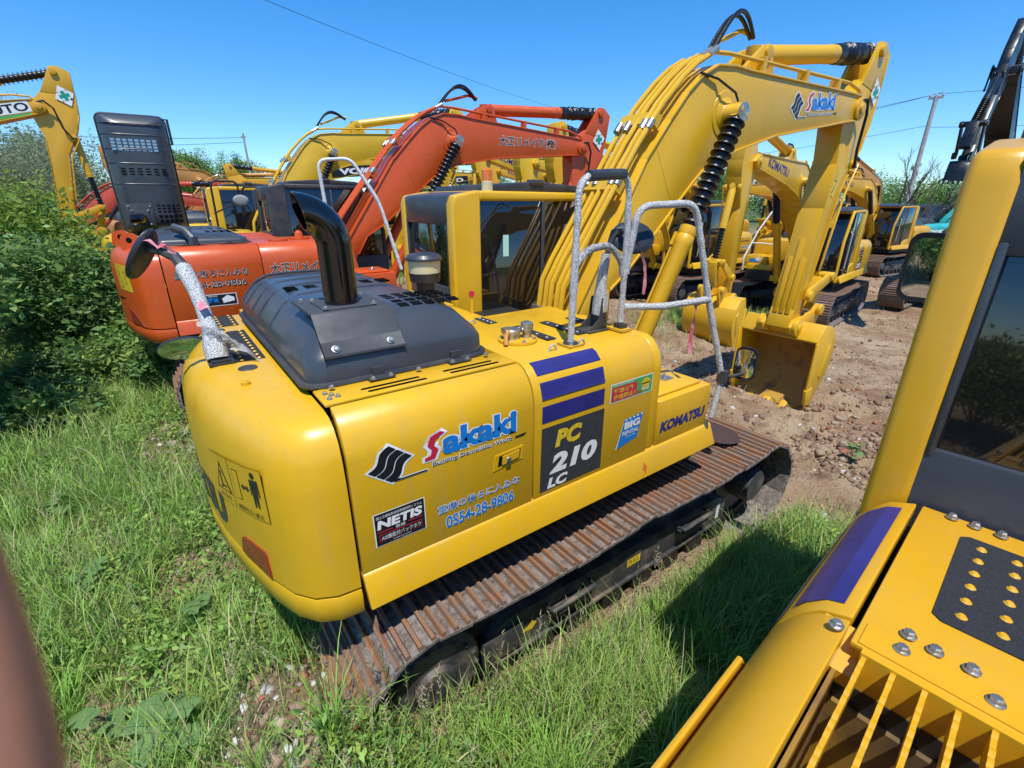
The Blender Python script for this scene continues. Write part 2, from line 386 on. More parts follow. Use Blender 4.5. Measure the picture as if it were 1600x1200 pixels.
def undercarriage(root, key, fr=FRAME):
    for s in (1, -1):
        tr = mk("track", root, lambda m: shoes(m, s), [SHOE, RIDGE, UNDER], key=("t", s))
        def frame(m):
            a, b = sorted((s * 1.02, s * 1.375))
            m.prism([(-1.2, .24), (1.36, .24), (1.36, .46), (1.22, .52), (-1.05, .56), (-1.2, .48)], a, b)
            a, b = sorted((s * 1.05, s * 1.30)); m.prism([(-1.28, .46), (1.3, .44), (1.2, .62), (-1.05, .68), (-1.28, .6)], a, b)
            a, b = sorted((s * 1.37, s * 1.40)); m.box(-1.15, 1.3, a, b, .25, .275); m.box(-1.25, -.95, a, b, .3, .5)
            for xx in (-.75, .62):
                m.tube([(xx, s * 1.37, .50), (xx, s * 1.455, .50), (xx + .38, s * 1.455, .505), (xx + .38, s * 1.37, .505)], .014, 6)
                m.box(xx + .02, xx + .36, min(s * 1.375, s * 1.45), max(s * 1.375, s * 1.45), .44, .455)
        fo = mk("track_frame", root, frame, [fr], .012, key=("f", s))
        def wheel(m, c, r, w, hub):
            y = s * 1.19; m.lathe([(0, -w), (r - .03, -w), (r, -w + .03), (r, w - .03), (r - .03, w), (0, w)], (c[0], y, c[1]), (0, 1, 0), 28)
            m.lathe([(0, 0), (hub, 0), (hub, .16), (hub * .85, .2), (0, .2)], (c[0], y + s * .05, c[1]), (0, s, 0), 24)
        mk("idler", fo, lambda m: wheel(m, C2, .385, .07, .17), [FRAME], key=("i", s))
        def sprocket(m):
            wheel(m, C1, .33, .05, .30); y = s * 1.19
            for i in range(21):
                a = 2 * math.pi * i / 21; ca, sa = math.cos(a), math.sin(a)
                pt = lambda r, t: (C1[0] + r * ca - t * sa, C1[1] + r * sa + t * ca)
                m.prism([pt(.31, -.035), pt(.40, -.014), pt(.40, .014), pt(.31, .035)], y - .03, y + .03)
        sp = mk("sprocket", fo, sprocket, [FRAME], key=("s", s))
        def sb(m):
            for i in range(18):
                a = 2 * math.pi * i / 18; bolt(m, C1[0] + .255 * math.cos(a), s * (1.19 + .25), C1[1] + .255 * math.sin(a), .013, axis=(0, s, 0))
            m.lathe([(0, 0), (.13, 0), (.11, .03), (.04, .035), (0, .035)], (C1[0], s * 1.438, C1[1]), (0, s, 0), 20)
        mk("final_drive_cover", fo, sb, [FRAME], key=("sb", s))
        def rollers(m):
            for i in range(8):
                x = -1.12 + i * 2.4 / 7; m.lathe([(0, -.2), (.11, -.2), (.11, -.12), (.085, -.1), (.085, .1), (.11, .12), (.11, .2), (0, .2)], (x, s * 1.19, .165), (0, 1, 0), 16)
            for x in (-.5, .6): m.lathe([(0, -.12), (.075, -.12), (.075, .12), (0, .12)], (x, s * 1.19, .77), (0, 1, 0), 14)
        mk("roller", fo, rollers, [UNDER], key=("r", s), split=True)
    def car(m):
        m.prism([(-.75, .42), (.75, .42), (.6, .85), (-.6, .85)], -1.06, 1.06); m.cyl((0, 0, .8), (0, 0, 1.0), .62, 32)
        for s in (-1, 1):
            for x in (-.9, .9): m.tube([(x * .5, s * .4, .62), (x, s * 1.05, .5)], [.22, .16], 8)
    mk("carbody", root, car, [UNDER], .02, key="c")

# ---- upper structure
def cw_ring(ins, z, hw=1.35):
    base = [(-1.875, 1.345), (-1.98, 1.335), (-2.07, 1.29), (-2.14, 1.2), (-2.20, 1.05), (-2.27, .8), (-2.335, .5), (-2.375, .2), (-2.38, 0)]
    pts = [Vector((x, y * hw / 1.35)) for x, y in base]; pts += [Vector((p.x, -p.y)) for p in pts[-2::-1]]
    out = []
    for i, p in enumerate(pts):
        t = (pts[min(i + 1, len(pts) - 1)] - pts[max(i - 1, 0)]).normalized(); nrm = Vector((t.y, -t.x))
        if i in (0, len(pts) - 1): nrm = Vector((0, -1 if p.y > 0 else 1)); 
        else: nrm = Vector((-t.y, t.x)) if Vector((-t.y, t.x)).dot(Vector((-1.6, 0)) - p) > 0 else Vector((t.y, -t.x))
        q = p + nrm * ins; out.append((q.x, q.y, z))
    return out
def cw_face(u, z, off=0.0):
    """point on the counterweight's outside, u = running y from left to right"""
    r = cw_ring(-off - 0.001, z); ys = [-p[1] for p in r]; xs = [p[0] for p in r]
    return (float(np.interp(u, ys, xs)), -u, z)
def counterweight(m):
    prof = [(.10, 1.075), (.03, 1.085), (.0, 1.12), (-.004, 1.22), (.004, 1.245), (.022, 1.25), (.022, 1.258), (0, 1.263), (-.002, 1.5), (0, 1.80), (.012, 1.93), (.035, 2.01), (.075, 2.065), (.13, 2.095), (.2, 2.105)]
    m.loft([cw_ring(i, z) for i, z in prof])
PROF = [(-1.355, 1.335), (-1.355, 1.92), (-1.348, 1.97), (-1.33, 2.03), (-1.30, 2.08), (-1.262, 2.118), (-1.21, 2.138)]
def panel(m, x0, x1, s=-1, inner=-1.205, bot=1.335):
    p = [(-1.355, bot)] + PROF[1:] + [(inner, 2.138), (inner, 2.10), (-1.23, 2.09), (-1.31, 1.95), (-1.32, bot)]
    if s > 0: p = [(-y, z) for y, z in p]
    m.prism(p, x0, x1, 'x')
def bolt(m, x, y, z, r=.013, mi=0, axis=(0, 0, 1)):
    m.lathe([(0, 0), (r * 1.35, 0), (r * 1.35, .003), (r * .95, .004)], (x, y, z), axis, 14, mi)
    m.lathe([(r * .95, .003), (r * .95, .011), (r * .7, .0135), (0, .0135)], (x, y, z), axis, 6, mi)

def hood(root, dark, key, stack=True, open_=False):
    """grey engine cover with ribs, louvres and a rubber lip"""
    X0, X1, Y0, Y1 = -1.885, -.905, -.975, 1.0
    def rr(ins, z, r):
        x0, x1, y0, y1 = X0 + ins, X1 - ins, Y0 + ins, Y1 - ins; P = []
        for cx, cy, a0 in ((x1 - r, y1 - r, 0), (x0 + r, y1 - r, 90), (x0 + r, y0 + r, 180), (x1 - r, y0 + r, 270)):
            for k in range(7): a = R(a0 + 15 * k); P.append((cx + r * math.cos(a), cy + r * math.sin(a), z))
        return P
    def shell(m):
        m.loft([rr(.0, 2.15, .10), rr(.004, 2.25, .10), rr(.02, 2.285, .11), rr(.10, 2.385, .13), rr(.15, 2.422, .14), rr(.20, 2.438, .14), rr(.32, 2.445, .16)])
    h = mk("engine_hood", root, shell, [dark], key=key, smooth=50)
    def ribs(m):
        for y in (.85, .68, .45, .22, -.12):
            m.tube([(X0 + .012, y, 2.27), (X0 + .07, y, 2.345), (X0 + .12, y, 2.398), (X0 + .2, y, 2.434), (X0 + .33, y, 2.443), (X1 - .33, y, 2.443), (X1 - .2, y, 2.434), (X1 - .12, y, 2.398), (X1 - .05, y, 2.32)], .011, 6)
    mk("hood_rib", h, ribs, [dark], key=key, split=True)
    def lip(m):
        m.tube(rr(-.012, 2.15, .11) + [rr(-.012, 2.15, .11)[0]], .017, 8, caps=False)
    mk("rubber_seal", h, lip, [DGREY], key=key)
    def louv(m):
        for r_ in range(3):
            for c in range(5): m.box(-1.33 + c * .076, -1.278 + c * .076, -.50 - r_ * .052, -.474 - r_ * .052, 2.437, 2.4475)
        for c in range(5):
            x = -1.33 + c * .076
            m.prism([(-.70, 2.440), (-.655, 2.443), (-.655, 2.4475), (-.70, 2.446)], x, x + .055, 'x'); m.prism([(-.79, 2.430), (-.735, 2.438), (-.735, 2.4445), (-.79, 2.4375)], x, x + .055, 'x')
        for g in (.03, .075, .12):
            for c in range(6): m.box(-1.72 + c * .12, -1.65 + c * .12, g, g + .02, 2.436, 2.4475)
    mk("louvre", h, louv, [SHADE], key=key, split=True)  # thin black slips paint the darkness of open louvres onto the closed shell
    def hinge(m):
        for x in (-1.62, -1.18):
            m.box(x, x + .13, -1.045, -.99, 2.150, 2.156)
            m.box(x + .03, x + .09, -1.0, -.972, 2.152, 2.20)
    mk("hinge", h, hinge, [dark], key=key, split=True)
    def bl(m):
        for x in (-1.60, -1.51, -1.16, -1.07, -1.36, -.95, -1.80): bolt(m, x, -1.03, 2.156, .011)
        for x, y in ((-1.84, -1.06), (-1.82, -1.09), (-1.80, -1.12), (-1.84, -1.13)): bolt(m, x, y, 2.142, .010)
    mk("bolt", h, bl, [STEEL], key=key, split=True)
    if stack:
        def brk(m):
            m.prism([(-.45, 2.452), (-.83, 2.452), (-.985, 2.29), (-.985, 2.275), (-.845, 2.462), (-.83, 2.466), (-.45, 2.466)], -1.80, -1.40, 'x')
            m.prism([(-.46, 2.44), (-.8, 2.44), (-.8, 2.452), (-.46, 2.452)], -1.79, -1.41, 'x')
            m.box(-1.73, -1.48, -.82, -.56, 2.466, 2.474)
        b = mk("exhaust_bracket", root, brk, [GREYM], .004, key=key)
        def bb(m):
            for x, y in ((-1.72, -.81), (-1.48, -.81), (-1.72, -.57), (-1.48, -.57)): bolt(m, x, y, 2.474, .012)
            for x in (-1.76, -1.44): bolt(m, x, -.50, 2.466, .012)
            for x in (-1.74, -1.47): bolt(m, x, -.967, 2.315, .014, axis=(0, -.77, .64))
        mk("bolt", b, bb, [STEEL], key=key, split=True)
        cx, cy, r = -1.605, -.69, .083
        def pipe(m):
            n = 36; Rb, zb = .165, 2.755
            def rail_(j, rad):
                th = 2 * math.pi * j / n; u, w = math.cos(th), math.sin(th); q = Rb + rad * u; P = [(cx + rad * u, cy + rad * w, 2.474), (cx + rad * u, cy + rad * w, zb)]
                a = 0.0
                while a < R(90) and cx - Rb + q * math.cos(a) > cx - .105 - .06 * (q * math.sin(a) / .25): a += R(.5)
                return P + [(cx - Rb + q * math.cos(a * k / 10), cy + rad * w, zb + q * math.sin(a * k / 10)) for k in range(1, 11)]
            O = [rail_(j, r) for j in range(n)]; I_ = [rail_(j, r - .007) for j in range(n)]
            m.loft([[O[j][k] for j in range(n)] for k in range(12)] + [[I_[j][k] for j in range(n)] for k in range(11, 0, -1)])
        mk("exhaust_pipe", root, pipe, [BLK], key=key, smooth=60)
    return h

def body(root, pt, dark, key, right_extra=False, brand=True):
    mk("counterweight", root, counterweight, [pt], key=key, smooth=50)
    def sk(m):
        for s in (-1, 1):
            m.prism([(s * 1.345, 1.338), (s * 1.362, 1.325), (s * 1.372, 1.30), (s * 1.425, 1.175), (s * 1.40, 1.165), (s * 1.33, 1.29), (s * 1.2, 1.30), (s * 1.2, 1.338)], -1.862, .92 if s < 0 else 1.3, 'x')
    mk("skirt", root, sk, [pt], .006, key=key, split=True)
    mk("revolving_frame", root, lambda m: (m.box(-1.88, 1.05, -1.2, 1.2, 1.0, 1.3), m.box(-1.86, -1.08, -1.25, .60, 1.3, 2.05), m.box(-1.078, .2, -1.25, 1.25, 1.3, 2.05), m.box(-1.86, -1.08, .602, 1.25, 1.3, 1.5)), [UNDER], key=key)
    mk("rear_door", root, lambda m: panel(m, -1.862, -.860, -1), [pt], .005, key=key)
    def tank(m):
        p = [(-1.355, 1.335)] + PROF[1:] + [(-.25, 2.145), (-.25, 1.6), (-1.0, 1.335)]; m.prism(p, -.850, .145, 'x')
    tk = mk("fuel_tank", root, tank, [pt], .006, key=key)
    def nose(m):
        p = [(-1.35, 1.335)] + [(y + .004, z - .004) for y, z in PROF[1:]] + [(-.27, 2.14), (-.27, 1.6), (-1.0, 1.335)]; m.prism(p, .154, .235, 'x')
    mk("tank_front", root, nose, [pt], .02, key=key, seg=3)
    def tb(m):
        m.box(.243, .86, -1.352, -.70, 1.335, 1.675); m.prism([(.25, 1.676), (.80, 1.676), (.80, 1.70), (.25, 1.70)], -1.30, -.80); m.box(.86, 1.0, -1.2, -.45, 1.2, 1.45)
    t = mk("tool_box", root, tb, [pt], .012, key=key)
    mk("lid_latch", t, lambda m: (m.box(.55, .66, -1.16, -1.06, 1.70, 1.706), m.tube([(.58, -1.13, 1.705), (.605, -1.11, 1.73), (.63, -1.09, 1.705)], .008, 6)), [STEEL], key=key)
    def strip(m):
        m.box(-1.875, -.86, -1.185, -.985, 2.128, 2.142)
    st = mk("service_deck", root, strip, [pt], .003, key=key)
    if not right_extra: mk("service_deck", root, lambda m: m.box(-1.875, -1.06, 1.0, 1.20, 2.115, 2.138), [pt], .003, key=key)
    def slots(m):
        for x0 in (-1.68, -1.25):
            for k in range(2):
                a = x0 + .02 * k; y = -1.10 - .042 * k; P = [(a + .28 + .01 * math.cos(q), y + .01 * math.sin(q)) for q in (-1.57, -.8, 0, .8, 1.57)] + [(a - .01 * math.cos(q), y - .01 * math.sin(q)) for q in (-1.57, -.8, 0, .8, 1.57)]
                m.prism(P, 2.141, 2.1435, 'z')
    mk("slot", st, slots, [SHADE], key=key, split=True)
    def dk(m):
        m.box(-.90, -.4, -.24, .32, 2.1, 2.135); m.box(-.88, .3, -.24, -.1, 1.7, 2.12); m.box(-1.06, -.375, .34, 1.192, 2.125, 2.14)
    mk("walkway", root, dk, [pt], .004, key=key, split=True)
    # left side
    mk("rear_door", root, (lambda m: panel(m, -1.862, -1.0, 1)) if not right_extra else (lambda m: panel(m, -1.862, -1.0, 1, bot=1.7)), [pt], .005, key=(key, "l"))
    mk("side_panel", root, lambda m: panel(m, -.99, -.375, 1), [pt], .006, key=(key, "lp"))
    def front(m):
        m.prism([(-.365, 1.335), (1.2, 1.335), (1.2, 1.18), (-.365, 1.18)], 1.30, 1.352)
        for s in (-1, 1): m.prism([(.05, 1.15), (.75, 1.0), (.75, 1.4), (.62, 2.02), (.40, 2.05), (.1, 1.5)], .08 + s * .30 - .02, .08 + s * .30 + .02)
        m.box(.7, 1.1, -.45, .45, 1.02, 1.18)
    mk("boom_bracket", root, front, [pt], .008, key=key, split=True)
    for s in (1, -1):
        pass

def cab(root, pt, dark, key, visor=True, beacon=False, steel=False):
    y0, y1 = .335, 1.335
    core = [(-.335, 1.2), (-.335, 2.97), (1.05, 2.97), (1.38, 2.25), (1.41, 1.2)]
    c = mk("cab", root, lambda m: (
        m.prism([(-.36, 1.16), (-.36, 2.93), (-.33, 3.0), (-.09, 3.04), (-.09, 1.16)], y0, y0 + .11), m.prism([(-.36, 1.16), (-.36, 2.93), (-.33, 3.0), (-.09, 3.04), (-.09, 1.16)], y1 - .11, y1),
        m.prism([(-.1, 2.955), (-.1, 3.035), (1.02, 3.025), (1.10, 2.99), (1.08, 2.95)], y0, y1),
        m.prism([(1.02, 3.0), (1.09, 3.0), (1.435, 2.25), (1.46, 1.2), (1.38, 1.2), (1.36, 2.24)], y0 + .002, y0 + .07), m.prism([(1.02, 3.0), (1.09, 3.0), (1.435, 2.25), (1.46, 1.2), (1.38, 1.2), (1.36, 2.24)], y1 - .07, y1 - .002),
        m.prism([(-.1, 1.18), (-.1, 1.60), (.25, 1.56), (.55, 1.36), (1.40, 1.30), (1.42, 1.18)], y1 - .06, y1 - .001),
        m.box(-.1, 1.42, y0 + .001, y0 + .06, 1.18, 1.80)), [pt], .028, key=key, seg=3)
    mk("window", c, lambda m: m.prism(core, y0 + .018, y1 - .018), [GLASS], .02, key=key)
    def trim(m):
        m.box(-.352, -.30, y0 + .10, y1 - .10, 2.77, 2.99); m.box(-.352, -.30, y0 + .10, y1 - .10, 1.2, 2.26); m.prism([(-.34, 2.96), (-.33, 3.0), (-.1, 3.03), (-.1, 2.96)], y0 + .10, y1 - .10)
        for yy in (y0 + .105, y1 - .125): m.box(-.356, -.33, yy, yy + .02, 2.24, 2.80)
        m.prism([(-.09, 1.80), (-.09, 2.06), (-.03, 1.98), (.55, 1.86), (.6, 1.80)], y0 + .006, y0 + .03)
        for s_, yy in ((1, y1 - .012), (-1, y0 + .005)):
            m.box(.56, .60, yy, yy + .008, 1.6 if s_ > 0 else 1.85, 2.95)
        m.box(1.0, 1.05, y1 - .02, y1 + .02, 1.5, 2.6); m.box(.50, .56, y1 - .004, y1 + .014, 1.35, 2.1)
    mk("cab_trim", c, trim, [dark], .006, key=key, split=True)
    mk("door_handle", c, lambda m: m.tube([(1.15, y1, 1.5), (1.18, y1 + .06, 1.56), (1.12, y1 + .06, 2.45), (1.06, y1, 2.5)], .014, 8), [LIGHTG if not steel else STEEL], key=key)
    if visor:
        mk("roof_hatch", c, lambda m: (m.prism([(-.02, 3.03), (0, 3.08), (.55, 3.115), (1.0, 3.085), (1.28, 3.02), (1.28, 2.99), (1.0, 3.03)], y0 + .05, y1 - .05), m.box(.45, .6, y0 + .03, y0 + .1, 3.08, 3.13)), [DGREY], .012, key=key)
    if beacon:
        b = mk("beacon", c, lambda m: (m.lathe([(0, 0), (.046, 0), (.046, .075), (.04, .08), (0, .08)], (.02, y0 + .07, 3.03)),), [CREAM], key=key)
        mk("amber_lens", b, lambda m: m.lathe([(.042, .08), (.042, .16), (.03, .172), (0, .174)], (.02, y0 + .07, 3.03)), [AMBER], key=key)
    return c

# ---- front attachment
YC = 0.08
FP, TP, EP = (.5, 1.75), (5.38, 4.05), (5.0, 1.21)
def rotm(p, a): return Matrix.Translation((p[0], 0, p[1])) @ Matrix.Rotation(-R(a), 4, 'Y') @ Matrix.Translation((-p[0], 0, -p[1]))
TOPC = [(.50, 1.95), (.58, 2.03), (1.33, 3.29), (1.6, 3.615), (1.81, 3.85), (1.99, 4.0), (2.21, 4.11), (2.5, 4.14), (2.755, 4.135), (5.06, 4.19), (5.36, 4.19)]
BOTC = [(5.42, 3.93), (5.06, 3.88), (3.41, 3.614), (2.69, 3.43), (2.49, 3.38), (2.18, 3.24), (2.02, 3.11), (1.75, 2.86), (1.19, 2.34), (.89, 2.13), (.75, 1.85)]
def boom_mesh(m):
    w = .225; m.prism(TOPC + [(5.50, 4.05)] + BOTC + [(.62, 1.62), (.42, 1.62)], YC - w, YC + w)
    for C, o in ((TOPC, 1), (BOTC, -1)):
        for (a, b), (c, d) in zip(C, C[1:]):
            t = Vector((c - a, d - b)).normalized(); n = Vector((-t.y, t.x)); e = .002
            if o < 0: n = Vector((-t.y, t.x))
            q = [(a - n.x * .004 * 1 - t.x * e, b - n.y * .004 - t.y * e), (c - n.x * .004 + t.x * e, d - n.y * .004 + t.y * e), (c + n.x * .014 + t.x * e, d + n.y * .014 + t.y * e), (a + n.x * .014 - t.x * e, b + n.y * .014 - t.y * e)]
            m.prism(q, YC - w - .016, YC + w + .016)
    for s in (-1, 1):
        m.lathe([(0, 0), (.15, 0), (.145, .012), (.10, .03), (.085, .06), (.08, .19), (0, .19)], (2.42, YC + s * w, 3.73), (0, s, 0), 26)
        m.lathe([(.21, 0), (.205, .008), (.1, .008)], (2.42, YC + s * w, 3.73), (0, s, 0), 28)
        m.lathe([(0, 0), (.13, 0), (.13, .03), (.06, .035), (.06, .06), (0, .06)], (5.38, YC + s * w, 4.05), (0, s, 0), 22)
        m.prism([(2.72, 4.14), (3.35, 4.15), (3.24, 4.40), (3.16, 4.44), (3.06, 4.40)], YC + s * .12 - .025, YC + s * .12 + .025)
        m.lathe([(0, 0), (.06, 0), (.06, .03), (0, .03)], (3.15, YC + s * .145, 4.36), (0, s, 0), 16)
    for z in (0, 1):                                           # weld seams on both sides
        y = YC - w - .0015 if z == 0 else YC + w - .0015
        m.box(2.9, 2.906, y, y + .003, 3.50, 4.13); m.tube([(1.45, y + .0015, 3.4), (1.75, y + .0015, 2.92)], .003, 4); m.tube([(.9, y + .0015, 2.18), (1.25, y + .0015, 3.1)], .003, 4)
def boom_lines(m):
    w = .225
    base = [(.40, 2.0), (.44, 2.28), (.55, 2.46), (1.235, 3.42), (1.50, 3.74), (1.75, 3.97), (1.93, 4.10), (2.14, 4.205)]
    for y, k in ((-.20, 0), (-.135, 0), (-.03, .02), (.05, .0), (.15, .02)):
        pts = [(a + k + (0.03 if y > 0 else 0), YC + y, b + k * .4) for a, b in base]; m.tube(pts, .024, 8)
    m.tube([(2.14, YC - .2, 4.21), (2.4, YC - .2, 4.235), (5.0, YC - .2, 4.30), (5.3, YC - .21, 4.25), (5.42, YC - .23, 4.12)], .02, 8)
    m.tube([(2.3, YC - .1, 4.33), (2.5, YC - .1, 4.40), (2.75, YC - .06, 4.50), (2.95, YC - .05, 4.50)], .022, 8)
    for x in (3.0, 3.9, 4.7): m.box(x - .03, x + .03, YC - .23, YC - .12, 4.14, 4.29)
    for a, b in ((1.05, 3.02), (1.46, 3.56)): m.prism([(a - .09, b + .03), (a - .03, b + .12), (a + .04, b + .07), (a - .02, b - .02)], YC - .22, YC + .18)
def boom_fit(m):
    for a, b, t in ((1.02, 3.12, 54.5), (1.36, 3.57, 51), (.40, 2.02, 85)):
        d = Vector((math.cos(R(t)), 0, math.sin(R(t))))
        for y in (-.2, -.135, .05, .15): p = Vector((a, YC + y, b)); m.cyl(p - d * .045, p + d * .045, .033, 12)
    for y in (-.2, -.135): m.cyl((2.08, YC + y, 4.18), (2.2, YC + y, 4.25), .029, 10)
    m.lathe([(0, 0), (.085, 0), (.085, .012), (.03, .02), (0, .02)], (2.42, YC - .225 - .19, 3.73), (0, -1, 0), 22)
def boom_hose(m):
    for y, h in ((-.19, .20), (-.13, .17)):
        P0, P1, P2, P3 = Vector((2.17, YC + y, 4.24)), Vector((2.45, YC + y, 4.46 + h)), Vector((2.58, YC + y, 4.48 + h)), Vector((2.90, YC + y * .6, 4.45))
        m.tube([P0 * (1 - t) ** 3 + P1 * 3 * t * (1 - t) ** 2 + P2 * 3 * t * t * (1 - t) + P3 * t ** 3 for t in [i / 12 for i in range(13)]], .019, 8)
    m.tube([(5.36, YC - .24, 4.14), (5.5, YC - .26, 4.16), (5.62, YC - .24, 4.0), (5.63, YC - .22, 3.6), (5.72, YC - .2, 3.38), (5.8, YC - .19, 3.38)], .018, 8)
    m.tube([(1.95, YC - .235, 4.02), (2.2, YC - .25, 4.0), (2.4, YC - .32, 3.9), (2.42, YC - .36, 3.80)], .011, 6)
ARM = [(5.95, 4.86), (6.12, 4.76), (6.08, 4.3), (6.02, 3.9), (5.90, 3.6), (5.56, 3.06), (5.28, 1.86), (5.16, 1.4), (5.13, 1.2), (5.0, 1.11), (4.87, 1.22), (4.94, 1.48), (5.19, 2.85), (5.28, 3.4), (5.20, 3.85), (5.26, 4.14), (5.55, 4.42), (5.80, 4.84)]
def arm_mesh(m):
    w = .15
    m.prism([p for p in ARM if p[1] < 4.5] + [], YC - w, YC + w)
    for s in (-1, 1): m.prism([(5.50, 4.36), (5.80, 4.86), (5.95, 4.87), (6.13, 4.76), (6.08, 4.28)], YC + s * (w - .02) - .025, YC + s * (w - .02) + .025)
    E_ = [p for p in ARM]
    for (a, b), (c, d) in list(zip(E_, E_[1:]))[1:8] + list(zip(E_, E_[1:]))[10:13]:
        t = Vector((c - a, d - b)).normalized(); n = Vector((-t.y, t.x)); m.prism([(a, b), (c, d), (c + n.x * .012, d + n.y * .012), (a + n.x * .012, b + n.y * .012)], YC - w - .012, YC + w + .012)
    for s in (-1, 1):
        m.lathe([(0, 0), (.11, 0), (.11, .10), (0, .10)], (5.0, YC + s * w, 1.21), (0, s, 0), 20)
        m.lathe([(0, 0), (.07, 0), (.07, .05), (0, .05)], (5.85, YC + s * .15, 4.76), (0, s, 0), 18)
        m.lathe([(0, 0), (.065, 0), (.065, .05), (0, .05)], (5.80, YC + s * .12, 3.42), (0, s, 0), 16)
    for k, y in enumerate((-.085, 0, .085)):                    # rub strips on the rear face
        top = (5.115 if k == 1 else 5.075)
        t = 2.45 if k == 1 else 2.2; x = lambda z: 4.94 + (z - 1.48) * (.25 / 1.37)
        m.prism([(x(1.42) - .03, 1.42), (x(t) - .03, t), (x(t) + .02, t), (x(1.42) + .02, 1.42)], YC + y - .03, YC + y + .03)
def arm_lines(m):
    for y in (-.175,): m.tube([(5.9, YC + y, 3.42), (5.62, YC + y - .02, 3.0), (5.40, YC + y - .02, 2.1), (5.42, YC + y, 1.98)], .016, 8)
BUK = [(5.02, 1.06), (5.17, 1.29), (5.42, 1.24), (5.60, 1.05), (5.65, .82), (5.58, .55), (5.36, .22), (5.11, -.03)]
def bucket_mesh(m):
    y0, y1 = -.46, .70; c = Vector((5.25, .65)); th = .028
    inn = [(a + (c.x - a) * th / max(.2, math.hypot(c.x - a, c.y - b)), b + (c.y - b) * th / max(.2, math.hypot(c.x - a, c.y - b))) for a, b in BUK]
    m.prism(BUK + inn[::-1], y0 + .002, y1 - .002, mi=0)
    for y in (y0, y1 - .03): m.prism([(a - (a - c.x) * .004, b - (b - c.y) * .004) for a, b in BUK] + [(5.0, .3)], y, y + .03, mi=0)
    for y in (y0 - .012, y1 - .012):
        m.prism([(4.985, 1.05), (5.06, 1.05), (5.10, .4), (5.16, .0), (5.06, -.02), (4.98, .32)], y, y + .024); m.prism([(4.95, .34), (5.14, .36), (5.17, .05), (5.0, .12)], y - .01, y + .034)
        m.prism([(5.42, .98), (5.50, .9), (5.36, .45), (5.30, .5)], y - .004, y + .028)
    for k in range(5):
        y = y0 + .06 + k * (y1 - y0 - .12) / 4; m.prism([(5.12, .02), (5.19, .06), (5.02, -.14), (4.98, -.15)], y - .05, y + .05)
    for s in (-1, 1):
        y = YC + .03 + s * .20; m.prism([(4.88, 1.13), (4.86, 1.24), (4.98, 1.33), (5.5, 1.40), (5.62, 1.50), (5.74, 1.46), (5.74, 1.32), (5.60, 1.05), (5.2, 1.2)], y - .025, y + .025)
        m.lathe([(0, 0), (.125, 0), (.125, .06), (.06, .065), (.05, .08), (0, .08)], (5.0, y + s * .025, 1.22), (0, s, 0), 22)
        m.lathe([(0, 0), (.08, 0), (.08, .06), (0, .06)], (5.64, y + s * .025, 1.41), (0, s, 0), 18)
def bucket_inner(m):
    y0, y1 = -.43, .67; c = Vector((5.25, .65)); th = .032
    inn = [(a + (c.x - a) * th / max(.2, math.hypot(c.x - a, c.y - b)), b + (c.y - b) * th / max(.2, math.hypot(c.x - a, c.y - b))) for a, b in BUK]
    m.loft([[(a, y, b) for a, b in inn] for y in (y0, y1)], cap0=False, cap1=False, closed=False)
def linkage(m):
    for s in (-1, 1):
        y = YC + s * .19; m.prism([(5.12, 1.62), (5.16, 1.74), (5.78, 1.95), (5.88, 1.93), (5.88, 1.83), (5.25, 1.58)], y - .02, y + .02)
        m.lathe([(0, 0), (.075, 0), (.075, .05), (0, .05)], (5.18, y + s * .02, 1.66), (0, s, 0), 18)
    m.cyl((5.82, YC - .24, 1.89), (5.82, YC + .24, 1.89), .06, 16); m.prism([(5.56, 1.42), (5.70, 1.36), (5.90, 1.86), (5.78, 1.92)], YC - .10, YC + .10)
